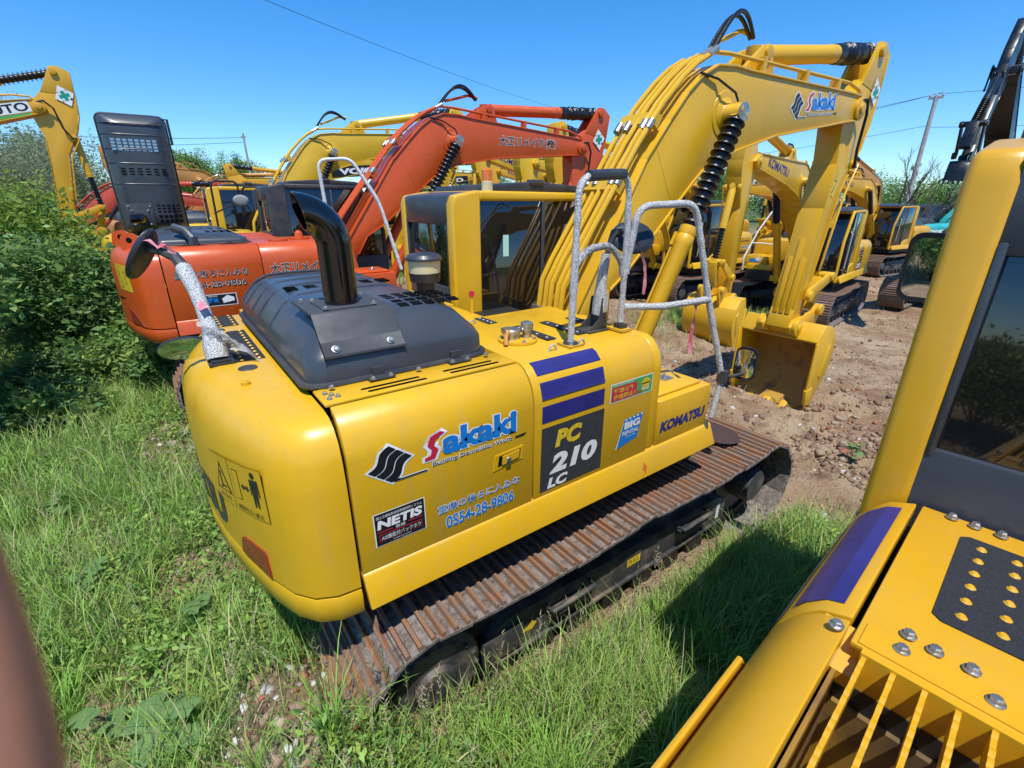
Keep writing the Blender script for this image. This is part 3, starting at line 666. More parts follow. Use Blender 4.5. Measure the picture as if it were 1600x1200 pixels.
def cylinder(root, a, b, r, frac, mats, name, rodname="rod", bellows=None, n=18, bl0=0.0, feed=True, kids=True):
    a, b = Vector(a), Vector(b); d = (b - a); L = d.length; d.normalize(); q = a + d * (L * frac)
    M = Matrix.Translation(a) @ d.to_track_quat('Z', 'Y').to_matrix().to_4x4()
    mb = MB(); l = L * frac
    mb.lathe([(0, -.05), (r * .8, -.05), (r * .9, 0), (r * .9, .06), (r, .08), (r, l * .9), (r * 1.06, l * .905), (r * 1.06, l * .95), (r * 1.0, l * .955), (r * 1.05, l * .96), (r * 1.05, l), (0, l)], (0, 0, 0), n=n)
    mb.lathe([(0, -r * .9), (r * .75, -r * .9), (r * .75, r * .9), (0, r * .9)], (0, 0, -.02), (0, 1, 0), 14)
    if feed: mb.tube([(r * 1.3, 0, .1), (r * 1.3, 0, l * .93), (r * .8, 0, l * .96)], r * .2, 8); mb.box(r * .6, r * 1.5, -.03, .03, l * .9, l * .97)
    c = mb.build(name, [mats], root, smooth=40); c.matrix_basis = M
    mb = MB(); mb.cyl((0, 0, l), (0, 0, L - .02), r * .55, 14); mb.lathe([(0, -r * .8), (r * .8, -r * .8), (r * .8, r * .8), (0, r * .8)], (0, 0, L), (0, 1, 0), 16)
    mb.build(rodname, [CHROME if bellows is None else mats], c, smooth=40)
    if bellows:
        kind, rb, pit = bellows; mb = MB(); z0, z1 = l + .0, L - .07; k = max(4, int((z1 - z0) / pit)); prof = [(0, z0)]
        for i in range(k):
            s = z0 + (z1 - z0) * i / k; e = (z1 - z0) / k
            prof += [(rb * .62, s), (rb * .66, s + e * .35), (rb, s + e * .5), (rb * .98, s + e * .62), (rb * .64, s + e * .72)]
        prof += [(rb * .6, z1), (0, z1)]
        if kind == 'bag':
            rnd = random.Random(3); prof = [(0, z0)] + [(rb * (.85 + .3 * rnd.random()), z0 + (z1 - z0) * i / 26) for i in range(27)] + [(0, z1)]
        mb.lathe(prof, (0, 0, 0), n=20); mb.build("rod_cover" if kind == 'bag' else "bellows", [BAG if kind == 'bag' else RUB], c, smooth=30)
    return c

def excavator(name, label, cat, loc, h=0.0, pt=YEL, dark=GREY, db=0.0, da=0.0, dk=0.0, stack=False, group="excavators parked in the yard", front=True,
              cabpt=None, rightx=False, near=False, visor=True, beacon=False, brand="KOMATSU", brandmat=None, sz=1.0, bag=True, pitch=0.0):
    root = thing(name, label, cat, loc, R(h), group); key = pt.name + dark.name
    root.scale = (sz, sz, sz)
    if pitch: root.rotation_euler = (0, R(pitch), R(h))
    undercarriage(root, key); body(root, pt, dark, key, right_extra=rightx)
    hood(root, dark, key, stack)
    cab(root, cabpt or pt, dark, key + (cabpt or pt).name + str(visor) + str(beacon), visor, beacon)
    if not front: return root, None, None, None
    Mb = rotm(FP, db); Tp = Mb @ Vector((TP[0], 0, TP[1])); Ma = Matrix.Translation(Tp) @ Matrix.Rotation(-R(db + da), 4, 'Y') @ Matrix.Translation((-TP[0], 0, -TP[1]))
    Mk = Ma @ rotm(EP, dk)
    bo = mk("boom", root, boom_mesh, [pt], .008, key=key, M=Mb)
    mk("hydraulic_tube", bo, boom_lines, [pt], key=key, split=True); mk("coupling", bo, boom_fit, [STEEL], key="x", split=True); mk("hose", bo, boom_hose, [RUB], key="x", split=True)
    ar = mk("arm", root, arm_mesh, [pt], .008, key=key, M=Ma); mk("hydraulic_tube", ar, arm_lines, [pt], key=key)
    mk("bucket_linkage", root, linkage, [pt], .006, key=key, M=Ma, split=True)
    bu = mk("bucket", root, bucket_mesh, [pt], .006, key=key, M=Mk); mk("bucket_lining", bu, bucket_inner, [BKTIN], key="x")
    V = lambda M, x, y, z: M @ Vector((x, y, z))
    for s in (-1, 1): cylinder(root, (.98, YC + s * .37, 1.05), V(Mb, 2.42, YC + s * .37, 3.73), .082, .62, pt, "boom_cylinder", bellows=('b', .10, .075) if near else ('b', .10, .07))
    cylinder(root, V(Mb, 3.15, YC, 4.36), V(Ma, 5.85, YC, 4.76), .095, .64, pt, "arm_cylinder", bellows=('bag', .11, .1) if bag else ('b', .11, .08))
    cylinder(root, V(Ma, 5.80, YC, 3.42), V(Ma, 5.82, YC, 1.89), .075, .55, pt, "bucket_cylinder", bellows=('b', .08, .06), feed=False)
    bm_ = brandmat or DBLUE
    if brand:
        for s in (-1, 1):
            y = YC + s * (.225 + .002); f = plane((3.55 if s < 0 else 4.85, y, 3.78 if s < 0 else 3.97), (1, 0, .14) if s < 0 else (-1, 0, -.14), (-.14, 0, 1) if s < 0 else (-.14, 0, 1), (0, s, 0))
            st = Sticker(f); st.text(brand, 0, 0, 1.35, .20, bm_, 1, bold=.03); st.build("lettering", bo)
    return root, bo, ar, bu
# ------------------------------------------------------------------ the hero machine
hero, hb, ha, hk = excavator("excavator", "large yellow excavator in the middle with a black elbow exhaust on its grey hood", "excavator",
                             (0, 0, 0), 0, YEL, GREY, stack=True, near=True, beacon=True, brand=None)
_pz = [p[1] for p in PROF]; _py = [p[0] for p in PROF]
def side(u, v, l):
    y = -1.355 if v < 1.96 else float(np.interp(v, _pz, _py)); k = 0.0015 + 0.0009 * l
    return (u, y - k, v + (k if v > 2.0 else 0))
def band(st, f, u0, u1, za, zb, m):
    """a strip of vinyl that follows the rounded panel edge"""
    zs = sorted({za, zb} | {z for z in _pz if za < z < zb})
    for a, b in zip(zs, zs[1:]): st.mb.add([f(u0, a, 1), f(u1, a, 1), f(u1, b, 1), f(u0, b, 1)], [(0, 1, 2, 3)], st.mi(m))
def child(par, name): return [o for o in par.children if o.name.split('.')[0] == name][0]
door = child(hero, "rear_door"); tank = child(hero, "fuel_tank"); tbox = child(hero, "tool_box"); cwt = child(hero, "counterweight")

def firm_logo(st, x0, z0, w, h):
    """wavy flag mark, firm name in red and blue, subtitle and rule"""
    X = lambda a: x0 + a * w; Z = lambda b: z0 + b * h
    def wave(f0, f1, g=0.0, n=12):
        def path(f):
            P = []
            for i in range(n + 1):
                t = -g + (1 + 2 * g) * i / n; o = .10 * math.sin(2 * math.pi * min(1, max(0, t)))
                ax, ay = .125 * f + .122 * t + .062 * o * 2, .46 * (1 - f) + .56 * t - .34 * o; P.append((X(ax), Z(ay - .02)))
            return P
        return path(f0) + path(f1)[::-1]
    for a, b in ((-.07, .5), (.5, 1.07)): st.poly(wave(a, b, .06), WHITE, 0)
    for k in range(3): st.poly(wave(k / 3 + .012, (k + 1) / 3 - .03), BLKV, 2)
    st.poly([(X(.13), Z(-.03)), (X(.33), Z(-.03)), (X(.33), Z(.045)), (X(.14), Z(.045))], WHITE, 0); st.poly([(X(.14), Z(-.012)), (X(.325), Z(-.012)), (X(.325), Z(.026)), (X(.145), Z(.026))], BLKV, 2)
    s_ = [(.315, .25), (.375, .26), (.40, .50), (.375, .62), (.385, .80), (.445, .93), (.415, .99), (.355, .90), (.335, .68), (.36, .52), (.35, .38), (.315, .34)]
    st.poly([(X(a), Z(b)) for a, b in [(.30, .21), (.39, .2), (.42, .5), (.40, .63), (.41, .77), (.46, .92), (.43, 1.05), (.345, .93), (.31, .68), (.335, .52), (.33, .40), (.30, .38)]], WHITE, 0)
    st.poly([(X(a), Z(b)) for a, b in s_], REDV, 2)
    st.text("akaki", X(.425), Z(.27), X(.93), Z(.97), BLUE, 2, bold=.04, edge=WHITE, ew=h * .03)
    st.text("Building Demoildon Work", X(.36), Z(.02), X(.90), Z(.16), BLKV, 2, bold=.0, edge=WHITE, ew=h * .012)
    st.poly([(X(.92), Z(.06)), (X(.985), Z(.06)), (X(1.01), Z(.14)), (X(.92), Z(.11))], BLKV, 2)

st = Sticker(side); firm_logo(st, -1.785, 1.772, .87, .185); st.build("firm_decal", door)
st = Sticker(side)
st.text("重機の後らに入ゐな", -1.46, 1.495, -.955, 1.543, BLUE, 2, bold=.0, edge=WHITE, ew=.0022)
st.text("0S54-28-9806", -1.42, 1.395, -.995, 1.468, BLUE, 2, bold=.022, edge=WHITE, ew=.003); st.build("phone_lettering", door)
st = Sticker(side); st.rect(-1.786, 1.452, -1.528, 1.632, WHITE, 0); st.rect(-1.781, 1.456, -1.533, 1.628, BLKV, 1)
st.text("国土交通省新技術情報提供システム", -1.772, 1.602, -1.545, 1.618, WHITE, 3); st.text("NETIS", -1.772, 1.545, -1.545, 1.595, WHITE, 3, bold=.05, shear=.1)
st.rect(-1.772, 1.528, -1.70, 1.533, REDV, 3); st.rect(-1.62, 1.533, -1.545, 1.538, REDV, 3); st.text("登録", -1.685, 1.522, -1.635, 1.54, WHITE, 3)
st.rect(-1.765, 1.475, -1.55, 1.516, REDV, 2); st.rect(-1.762, 1.478, -1.553, 1.513, BLKV, 3); st.text("AIS機能付バックホウ", -1.757, 1.482, -1.558, 1.508, WHITE, 4); st.text("MADE IN JAPAN", -1.70, 1.463, -1.61, 1.471, WHITE, 3)
st.build("registration_plate", door)
st = Sticker(side)
for a, b in ((2.075, 2.131), (1.953, 2.04), (1.81, 1.912)):
    band(st, side, -.80, -.315, a, b, STRIPE)
st.build("stripe_decal", tank)
st = Sticker(side); st.poly([(-.805, 1.362), (-.305, 1.362), (-.305, 1.778), (-.80, 1.778)], GRYV, 0)
st.text("PC", -.70, 1.630, -.49, 1.742, YELV, 2, bold=.06, shear=.18); st.text("210", -.735, 1.462, -.352, 1.592, WHITE, 2, bold=.05, shear=.18); st.text("LC", -.75, 1.37, -.59, 1.440, WHITE, 2, bold=.05, shear=.18)
st.build("model_plate", tank)
st = Sticker(side); st.rect(-.262, 1.79, .135, 1.918, WHITE, 0); st.rect(-.255, 1.797, .128, 1.911, GRN2, 1); st.rect(-.25, 1.80, -.02, 1.893, REDV, 2)
st.text("軽油以外", -.235, 1.85, -.05, 1.884, YELV, 3, bold=.02); st.text("使用禁止！", -.235, 1.806, -.035, 1.842, YELV, 3, bold=.02); st.text("指定燃料使用", -.245, 1.898, -.06, 1.908, WHITE, 3)
st.ell(.065, 1.868, .042, .03, YELV, 3); st.rect(.015, 1.858, .115, 1.866, YELV, 3); st.rect(.030, 1.815, .10, 1.858, CREAM, 2); st.text("STOP!", -.02, 1.805, .03, 1.825, REDV, 4, bold=.03)
st.build("fuel_sticker", tank)
st = Sticker(side); st.poly([(-.168, 1.442), (.03, 1.482), (.075, 1.655), (-.11, 1.642)], BLUE, 1); st.poly([(-.175, 1.44), (-.165, 1.442), (-.108, 1.645), (-.118, 1.62)], WHITE, 2)
for k in range(5): st.poly([(-.10 + k * .037, 1.643 + .0025 * k), (-.084 + k * .037, 1.643 + .0025 * k), (-.082 + k * .037, 1.632 + .0025 * k), (-.098 + k * .037, 1.63 + .0025 * k)], WHITE, 2)
st.text("BIG", -.105, 1.570, .045, 1.622, WHITE, 3, bold=.05, ang=.02); st.text("RENTAL", -.118, 1.530, .038, 1.558, WHITE, 3, bold=.02); st.text("CO., LTD.", -.085, 1.508, .01, 1.520, WHITE, 3); st.build("rental_sticker", tank)
fb = plane((0, -1.352, 0), (1, 0, 0), (0, 0, 1), (0, -1, 0))
st = Sticker(fb); st.text("KOMATSU", .285, 1.425, .815, 1.512, DBLUE, 1, bold=.06, shear=.12); st.build("lettering", tbox)
# centre mark on the skirt
st = Sticker(plane((.10, -1.4, 1.245), (1, 0, 0), (0, -.39, .92), (0, -.92, -.39), .0016)); 
sk = child(hero, "skirt")
def skp(u, v, l): return (u, -1.398 - (1.24 - v) * .42 - .004, v)
st = Sticker(skp); R_ = mat("orange_mark", (.6, .08, .02), .5)
st.rect(.095, 1.20, .101, 1.275, R_); st.rect(.075, 1.235, .121, 1.240, R_); 
for k in range(10):
    a, b = R(36 * k), R(36 * k + 36); c0, s0, c1, s1 = math.cos(a), math.sin(a), math.cos(b), math.sin(b)
    st.poly([(.098 + .014 * c0, 1.238 + .016 * s0), (.098 + .014 * c1, 1.238 + .016 * s1), (.098 + .018 * c1, 1.238 + .02 * s1), (.098 + .018 * c0, 1.238 + .02 * s0)], R_)
st.build("centre_mark", sk)
# counterweight: warning plate, reflectors, big rear lettering, pads
def cwf(u, v, l): p = cw_face(u, v, 0.003 + 0.0007 * l); return p
st = Sticker(cwf)
def cwrect(u0, v0, u1, v1, m, l, k=6): st.rect(u0, v0, u1, v1, m, l, k)
_cwf = cwf
cwf2 = lambda u, v, l: _cwf(.58 + (u - .60) / .53 * .56, 1.535 + (v - 1.49) * .76 + (u - .6) * .17, l); st.f = cwf2
cwrect(.60, 1.49, 1.13, 1.845, BLKV, 0); cwrect(.603, 1.493, 1.127, 1.842, YEL, 1)
st.rect(.832, 1.49, .836, 1.845, BLKV, 2); st.poly([(.625, 1.575), (.815, 1.575), (.72, 1.80)], BLKV, 2); st.poly([(.645, 1.587), (.795, 1.587), (.72, 1.765)], YEL, 3)
st.rect(.70, 1.60, .72, 1.70, BLKV, 4); st.rect(.70, 1.61, .77, 1.625, BLKV, 4); st.ell(.715, 1.715, .013, .014, BLKV, 4); st.rect(.665, 1.596, .70, 1.602, BLKV, 4)
st.text("はさまれ", .655, 1.52, .79, 1.555, BLKV, 3); st.text("範囲内立入禁止", .865, 1.505, 1.095, 1.54, BLKV, 3)
st.rect(.865, 1.58, .925, 1.79, BLKV, 2); st.rect(.87, 1.586, .92, 1.784, YEL, 3)
st.poly([(.94, 1.69), (.965, 1.715), (.965, 1.70), (.995, 1.70), (.995, 1.715), (1.02, 1.69), (.995, 1.665), (.995, 1.68), (.965, 1.68), (.965, 1.665)], BLKV, 3)
st.ell(1.065, 1.80, .016, .022, BLKV, 3); st.poly([(1.035, 1.77), (1.095, 1.77), (1.10, 1.66), (1.09, 1.66), (1.085, 1.74), (1.082, 1.58), (1.07, 1.58), (1.066, 1.66), (1.06, 1.58), (1.048, 1.58), (1.045, 1.74), (1.04, 1.66), (1.03, 1.66)], BLKV, 3)
st.build("warning_plate", cwt)
for s in (1, -1):
    mb = MB(); P = [(.755, 1.275), (.80, 1.385), (.83, 1.405), (1.03, 1.42), (1.045, 1.40), (1.05, 1.275)]
    mb.loft([[cw_face(s * u, v, o) for u, v in P] for o in (0, .008)]); mb.build("reflector", [REFL], cwt, label="red reflector on the corner of the counterweight" if s > 0 else None)
st = Sticker(cwf); st.text("KOMATSU", -.62, 1.34, .62, 1.56, GRYV, 1, bold=.06, shear=.1); st.build("rear_lettering", cwt)
def pads(m):
    m.box(-2.08, -1.94, .78, 1.16, 2.1055, 2.109); m.box(-2.095, -1.935, -.19, .60, 2.1055, 2.109)
mk("grit_pad", cwt, pads, [PAD], split=True)
def dots(m):
    for y0, y1 in ((.80, 1.15), (-.17, .58)):
        for x in (-2.055, -1.965):
            k = int((y1 - y0) / .075)
            for i in range(k + 1): m.lathe([(0, 0), (.012, 0), (.006, .006), (0, .006)], (x, y0 + (y1 - y0) * i / k, 2.108), n=8)
    m.lathe([(0, 0), (.022, 0), (.022, .018), (.012, .02), (.012, .024), (0, .024)], (-2.10, -.60, 2.104), n=14)
mk("pad_stud", cwt, dots, [YEL], split=True)
mk("plug", cwt, split=True, fn=lambda m: (m.lathe([(0, 0), (.05, 0), (.046, .006), (0, .007)], (-2.05, -.33, 2.105), n=20), m.lathe([(0, 0), (.05, 0), (.046, .006), (0, .007)], (-2.09, .68, 2.105), n=20)), mats=[DGREY])
# tank top: filler, strips, lifting rings
def cap(m):
    m.lathe([(0, 0), (.125, 0), (.125, .014), (0, .014)], (-.60, -.86, 2.143), n=28)
    for i in range(6): a = R(60 * i + 15); bolt(m, -.60 + .105 * math.cos(a), -.86 + .105 * math.sin(a), 2.157, .01, 1)
    m.lathe([(0, 0), (.05, 0), (.05, .03), (.058, .032), (.058, .055), (.05, .062), (0, .062)], (-.635, -.84, 2.157), n=20, mi=1)
    m.lathe([(0, 0), (.028, 0), (.028, .05), (.04, .052), (.04, .095), (.02, .105), (0, .105)], (-.545, -.88, 2.157), n=16, mi=1)
    m.tube([(-.66, -.86, 2.21), (-.72, -.90, 2.20), (-.74, -.93, 2.15)], .013, 8, 2); m.box(-.70, -.64, -.86, -.82, 2.20, 2.23, 1)
mk("fuel_filler", tank, cap, [YEL, STEEL, BROWNY])
def strips(m):
    for x, a, b in ((-.42, -.98, -.58), (-.17, -.995, -.59), (.072, -.87, -.60), (-.49, -.42, -.22)): m.box(x - .038, x + .038, a, b, 2.1455, 2.149)
mk("grit_strip", tank, strips, [PAD], split=True)
def studs(m):
    for x, a, b in ((-.42, -.98, -.58), (-.17, -.995, -.59), (.072, -.87, -.60), (-.49, -.42, -.22)):
        for i in range(4): m.lathe([(0, 0), (.011, 0), (.006, .005), (0, .005)], (x, a + (b - a) * (i + .5) / 4, 2.148), n=8)
    for x, y in ((-.56, -1.15), (-.34, -1.16), (-.75, -.50), (-.62, -.35)): m.tube([(x - .03, y, 2.135), (x - .02, y, 2.165), (x, y, 2.175), (x + .02, y, 2.165), (x + .03, y, 2.135)], .006, 6)
mk("pad_stud", tank, studs, [LIGHTG], split=True)
def latch(m):
    P = [(-1.13, 1.625), (-.935, 1.645), (-.93, 1.725), (-1.115, 1.715)]
    m.loft([[(u, -1.355 - o, v) for u, v in P] for o in (.0, .004)], 0)
    P2 = [(-1.10, 1.645), (-.955, 1.66), (-.95, 1.712), (-1.09, 1.705)]
    m.loft([[(u, -1.359 - o, v) for u, v in P2] for o in (.0, .0015)], 1); m.loft([[(u, -1.3605 - o, v) for u, v in [(-1.075, 1.652), (-.965, 1.665), (-.96, 1.709), (-1.07, 1.702)]] for o in (.0, .006)], 0)
    m.lathe([(0, 0), (.016, 0), (.014, .01), (0, .012)], (-1.035, -1.365, 1.675), (0, -1, 0), 12, 2); m.box(-1.05, -1.02, -1.372, -1.364, 1.645, 1.66, 2)
mk("door_latch", door, latch, [YEL, SHADE, STEEL])
# boom lettering and safety cross
st = Sticker(plane((3.66, YC - .2265, 3.80), (1, 0, .11), (-.11, 0, 1), (0, -1, 0))); firm_logo(st, 0, 0, 1.12, .25); st.build("firm_decal", hb)
def cross(o, u, v, n, w, par):
    st = Sticker(plane(o, u, v, n)); st.poly([(0, -w), (w * .85, 0), (0, w), (-w * .85, 0)], WHITE, 0)
    a, b = w * .17, w * .46; st.poly([(-a, -b), (a, -b), (a, -a), (b, -a), (b, a), (a, a), (a, b), (-a, b), (-a, a), (-b, a), (-b, -a), (-a, -a)], GRNV, 1)
    for du, dv, t in ((-.38, .42, "安"), (.38, .42, "全"), (-.38, -.42, "第"), (.38, -.42, "一")): st.text(t, du * w - w * .10, dv * w - w * .10, du * w + w * .10, dv * w + w * .10, BLKV, 1)
    return st.build("safety_cross_sticker", par)
cross((5.93, YC - .166, 4.30), (1, 0, .3), (-.3, 0, 1), (0, -1, 0), .17, ha)
st = Sticker(plane((5.36, YC - .1525, 3.16), (.25, 0, 1), (-1, 0, .25), (0, -1, 0))); st.rect(-.16, -.06, .20, .06, YELV, 0); st.poly([(.03, -.04), (.03, .04), (.15, 0)], BLKV, 1); st.poly([(.045, -.028), (.045, .028), (.125, 0)], YELV, 2); st.rect(-.10, -.008, -.03, .008, BLKV, 1); st.rect(-.12, .01, -.10, .035, BLKV, 1); st.build("caution_sticker", ha)
st = Sticker(plane((-.02, .333, 2.76), (1, 0, 0), (0, 0, 1), (0, -1, 0))); 
st = Sticker(lambda u, v, l: (u, .335 + .017 - .001 * l, v)); st.rect(.14, 2.50, .20, 2.68, PAPER, 0); st.build("window_sticker", child(child(hero, "cab"), "window"))
# yellow arrow and plates on the track frame
tf = [o for o in hero.children if o.name.split('.')[0] == "track_frame"][1]
ft = plane((0, -1.377, 0), (1, 0, 0), (0, 0, 1), (0, -1, 0)); st = Sticker(ft)
st.rect(.05, .37, .20, .44, YELV, 0); st.text("PULL", .07, .385, .18, .425, BLKV, 1); st.poly([(-1.16, .36), (-.9, .40), (-.86, .43), (-.82, .40), (-.86, .36), (-.92, .37), (-1.16, .33)], YELV, 0); st.rect(1.22, .30, 1.27, .45, WHITE, 0); st.rect(-.62, .33, -.55, .42, WHITE, 0)
st.build("frame_sticker", tf)

# rails and stalks in foam and bubble wrap
def rail(pts, r=.0215, n=12):
    """foam and film wound round a tube: bulges and steps along its length"""
    P = [Vector(p) for p in pts]; Q = [P[0]]; rr = []; rnd = random.Random(int(P[0].length * 1000))
    for a, b in zip(P, P[1:]):
        k = max(1, int((b - a).length / .022)); Q += [a + (b - a) * (i / k) for i in range(1, k + 1)]
    w = 1.0
    for i in range(len(Q)): w += (1.0 - w) * .25 + rnd.uniform(-.07, .07); rr.append(r * w * (1.10 if i % 7 == 0 else 1))
    return lambda m: m.tube(Q, rr, n)
def rounded(pts, rad=.09, k=5):
    P = [Vector(p) for p in pts]; out = [P[0]]
    for a, b, c in zip(P, P[1:], P[2:]):
        u = (a - b); v = (c - b); d = min(rad, u.length * .45, v.length * .45); p0 = b + u.normalized() * d; p1 = b + v.normalized() * d
        for i in range(k + 1): t = i / k; out.append(p0 * (1 - t) ** 2 + b * 2 * t * (1 - t) + p1 * t * t)
    return out + [P[-1]]
hr = mk("handrail", hero, rail(rounded([(-.40, -1.13, 2.14), (-.385, -1.12, 2.62), (-.37, -1.11, 3.085), (.085, -1.06, 3.11), (.10, -1.07, 2.75), (.115, -1.06, 2.2)], .11)), [WRAP], label="loop handrail wrapped in grey foam")
mk("stair_rail", hero, rail(rounded([(.115, -1.07, 2.52), (.16, -1.09, 2.93), (.60, -1.19, 2.945), (.78, -1.29, 2.25), (.905, -1.40, 1.73), (.84, -1.40, 1.42)], .10)), [WRAP])
mk("cross_rail", hr, rail([(.115, -1.07, 2.30), (.40, -1.17, 2.285), (.765, -1.285, 2.31)], .024), [WRAP])
mk("middle_rail", hr, rail(rounded([(-.385, -1.115, 2.60), (-.22, -1.05, 2.69), (.0, -1.02, 2.70), (.09, -1.05, 2.60), (.10, -1.06, 2.5)], .08), .022), [WRAPD])
mk("rail_grip", hr, lambda m: m.tube([(-.30, -1.105, 3.09), (-.1, -1.08, 3.103), (.03, -1.065, 3.108)], .031, 10), [DGREY])
def mount(m):
    m.box(-.46, -.34, -1.19, -1.07, 2.137, 2.152, 1); m.lathe([(0, 0), (.05, 0), (.04, .012), (0, .012)], (-.40, -1.13, 2.152), n=14)
    m.prism([(-.10, 2.145), (.06, 2.145), (.06, 2.16), (.05, 2.36), (.0, 2.36), (-.02, 2.22), (-.10, 2.16)], -.99, -.985); m.prism([(-.10, 2.145), (.06, 2.145), (.06, 2.16), (.05, 2.36), (.0, 2.36), (-.02, 2.22), (-.10, 2.16)], -.89, -.885)
    m.box(-.13, .09, -1.02, -.86, 2.143, 2.152); m.box(.0, .05, -.985, -.89, 2.152, 2.35); m.box(.055, .16, -1.13, -.99, 2.143, 2.16, 1); m.box(.08, .14, -1.10, -1.03, 2.16, 2.19); m.box(.052, .058, -1.0, -.88, 2.2, 2.42, 1)
mk("rail_mount", hr, mount, [DGREY, YEL], .003, split=True)
mir = mk("mirror_stalk", hero, lambda m: m.tube([(.03, -.94, 2.24), (.035, -.945, 2.33), (.02, -.95, 2.45), (.045, -.955, 2.64)], [.05, .055, .034, .03], 10), [WRAP])
def mbracket(m): m.tube([(.045, -.955, 2.60), (.075, -.96, 2.72), (.10, -.955, 2.765), (.22, -.97, 2.78)], [.018, .02, .024, .018], 8)
mk("mirror_bracket", mir, mbracket, [DGREY])
def disc(m, c, nrm, a, b, up=(0, 0, 1), th=.035, mi=0, mig=None):
    nrm = Vector(nrm).normalized(); up = (Vector(up) - nrm * Vector(up).dot(nrm)).normalized(); rt = up.cross(nrm); c = Vector(c)
    ring = lambda k, o: [c + rt * (a * k * math.cos(2 * math.pi * i / 32)) + up * (b * k * math.sin(2 * math.pi * i / 32)) + nrm * o for i in range(32)]
    m.loft([ring(.7, -th * .6), ring(.93, -th * .35), ring(1, -th * .05), ring(1, th * .2), ring(.96, th * .3)], mi)
    if mig is not None: m.loft([ring(.955, th * .3), ring(.6, th * .40), ring(.2, th * .46)], mig)
mk("mirror", mir, lambda m: disc(m, (.235, -1.0, 2.735), (.35, .85, -.55), .155, .115, up=(.2, .6, 1), mig=1), [MBACK, MIRR])
m2 = mk("mirror_stalk", hero, lambda m: m.tube([(-2.165, -.13, 2.13), (-2.165, -.10, 2.20), (-2.167, -.06, 2.26), (-2.168, -.02, 2.30), (-2.176, .05, 2.40), (-2.188, .115, 2.49), (-2.215, .19, 2.60), (-2.222, .205, 2.615)], [.06, .062, .046, .04, .037, .04, .043, .03], 12), [WRAP])
mk("stalk_base", m2, lambda m: (m.box(-2.22, -2.09, -.20, -.05, 2.104, 2.12), m.box(-2.205, -2.11, -.19, -.06, 2.12, 2.135)), [DGREY], .004)
def torn(m):
    rnd = random.Random(8); 
    for k in range(5):
        p = Vector((-2.12 - .03 * k, -.16 + .02 * k, 2.16 + .03 * k)); rows = []
        for i in range(7):
            t = i / 6; rows.append([p + Vector((.02 + .13 * t + rnd.uniform(-.012, .012), -.05 * t + .05 * (j - 1) + rnd.uniform(-.012, .012), .04 - .10 * t * t + rnd.uniform(-.015, .015))) for j in range(4)])
        m.loft(rows, cap0=False, cap1=False, closed=False)
mk("torn_wrap", m2, torn, [FILM])
mk("mirror_bracket", m2, lambda m: (m.tube([(-2.215, .19, 2.60), (-2.24, .26, 2.66), (-2.30, .32, 2.69), (-2.36, .38, 2.70)], [.036, .03, .024, .024], 8)), [DGREY])
mk("mirror", m2, lambda m: disc(m, (-2.392, .42, 2.668), (-.75, .45, .585), .105, .17, up=(.45, -.33, .83), th=.045, mig=1), [MBACK, MIRR])
mk("mirror", m2, lambda m: disc(m, (-2.305, -.02, 2.19), (-.25, -.75, -.35), .14, .075, up=(-.1, .1, 1), th=.04, mig=1), [MBACK, MIRR], label="small lower mirror reflecting the yellow counterweight")
m3 = mk("mirror_arm", hero, lambda m: (m.tube([(.905, -1.40, 1.73), (.98, -1.445, 1.735), (1.06, -1.48, 1.75)], .014, 8), m.cyl((.90, -1.40, 1.69), (.91, -1.40, 1.78), .038, 12)), [DGREY])
def rectmirror(m, c, rt, up, w, h, th=.03, r=.05):
    c, rt, up = Vector(c), Vector(rt).normalized(), Vector(up); up = (up - rt * up.dot(rt)).normalized(); n = rt.cross(up)
    P = []
    for sx, sy, a0 in ((1, 1, 0), (-1, 1, 90), (-1, -1, 180), (1, -1, 270)):
        for k in range(6): a = R(a0 + 18 * k); P.append((sx * (w - r) + r * math.cos(a), sy * (h - r) + r * math.sin(a)))
    ring = lambda k, o: [c + rt * (u * k) + up * (v * k) + n * o for u, v in P]
    m.loft([ring(.85, -th), ring(1, -th * .4), ring(1, 0), ring(.99, .006), ring(.965, .005)], 0); m.loft([ring(.965, .004), ring(.5, .008)], 1)
mk("mirror", m3, lambda m: rectmirror(m, (1.06, -1.475, 1.825), (.165, -.986, 0), (.06, .02, 1), .078, .125), [BLKM, MIRR], label="rounded rectangular mirror low on the stair rail")
# air pre-cleaner with glass bowl
pc = mk("air_precleaner", hero, lambda m: (m.lathe([(0, 0), (.075, 0), (.075, .24), (.0, .24)], (-.60, .40, 2.13), n=20), m.lathe([(.0, .22), (.12, .22), (.125, .27), (.13, .29), (0, .29)], (-.60, .40, 2.13), n=28)), [DGREY])
mk("dust_bowl", pc, lambda m: m.lathe([(.0, .285), (.125, .285), (.13, .39), (0, .39)], (-.60, .40, 2.13), n=28), [CREAM])
mk("precleaner_lid", pc, lambda m: m.lathe([(0, .385), (.145, .385), (.145, .405), (.125, .43), (.06, .445), (.012, .447), (.012, .465), (0, .465)], (-.60, .40, 2.13), n=28), [GREY])
mk("rail_pin", hero, lambda m: (m.cyl((-.42, -.02, 2.13), (-.42, -.02, 2.30), .014, 8), m.cyl((-.42, -.02, 2.27), (-.42, -.02, 2.31), .02, 10, 1)), [YEL, REDV])

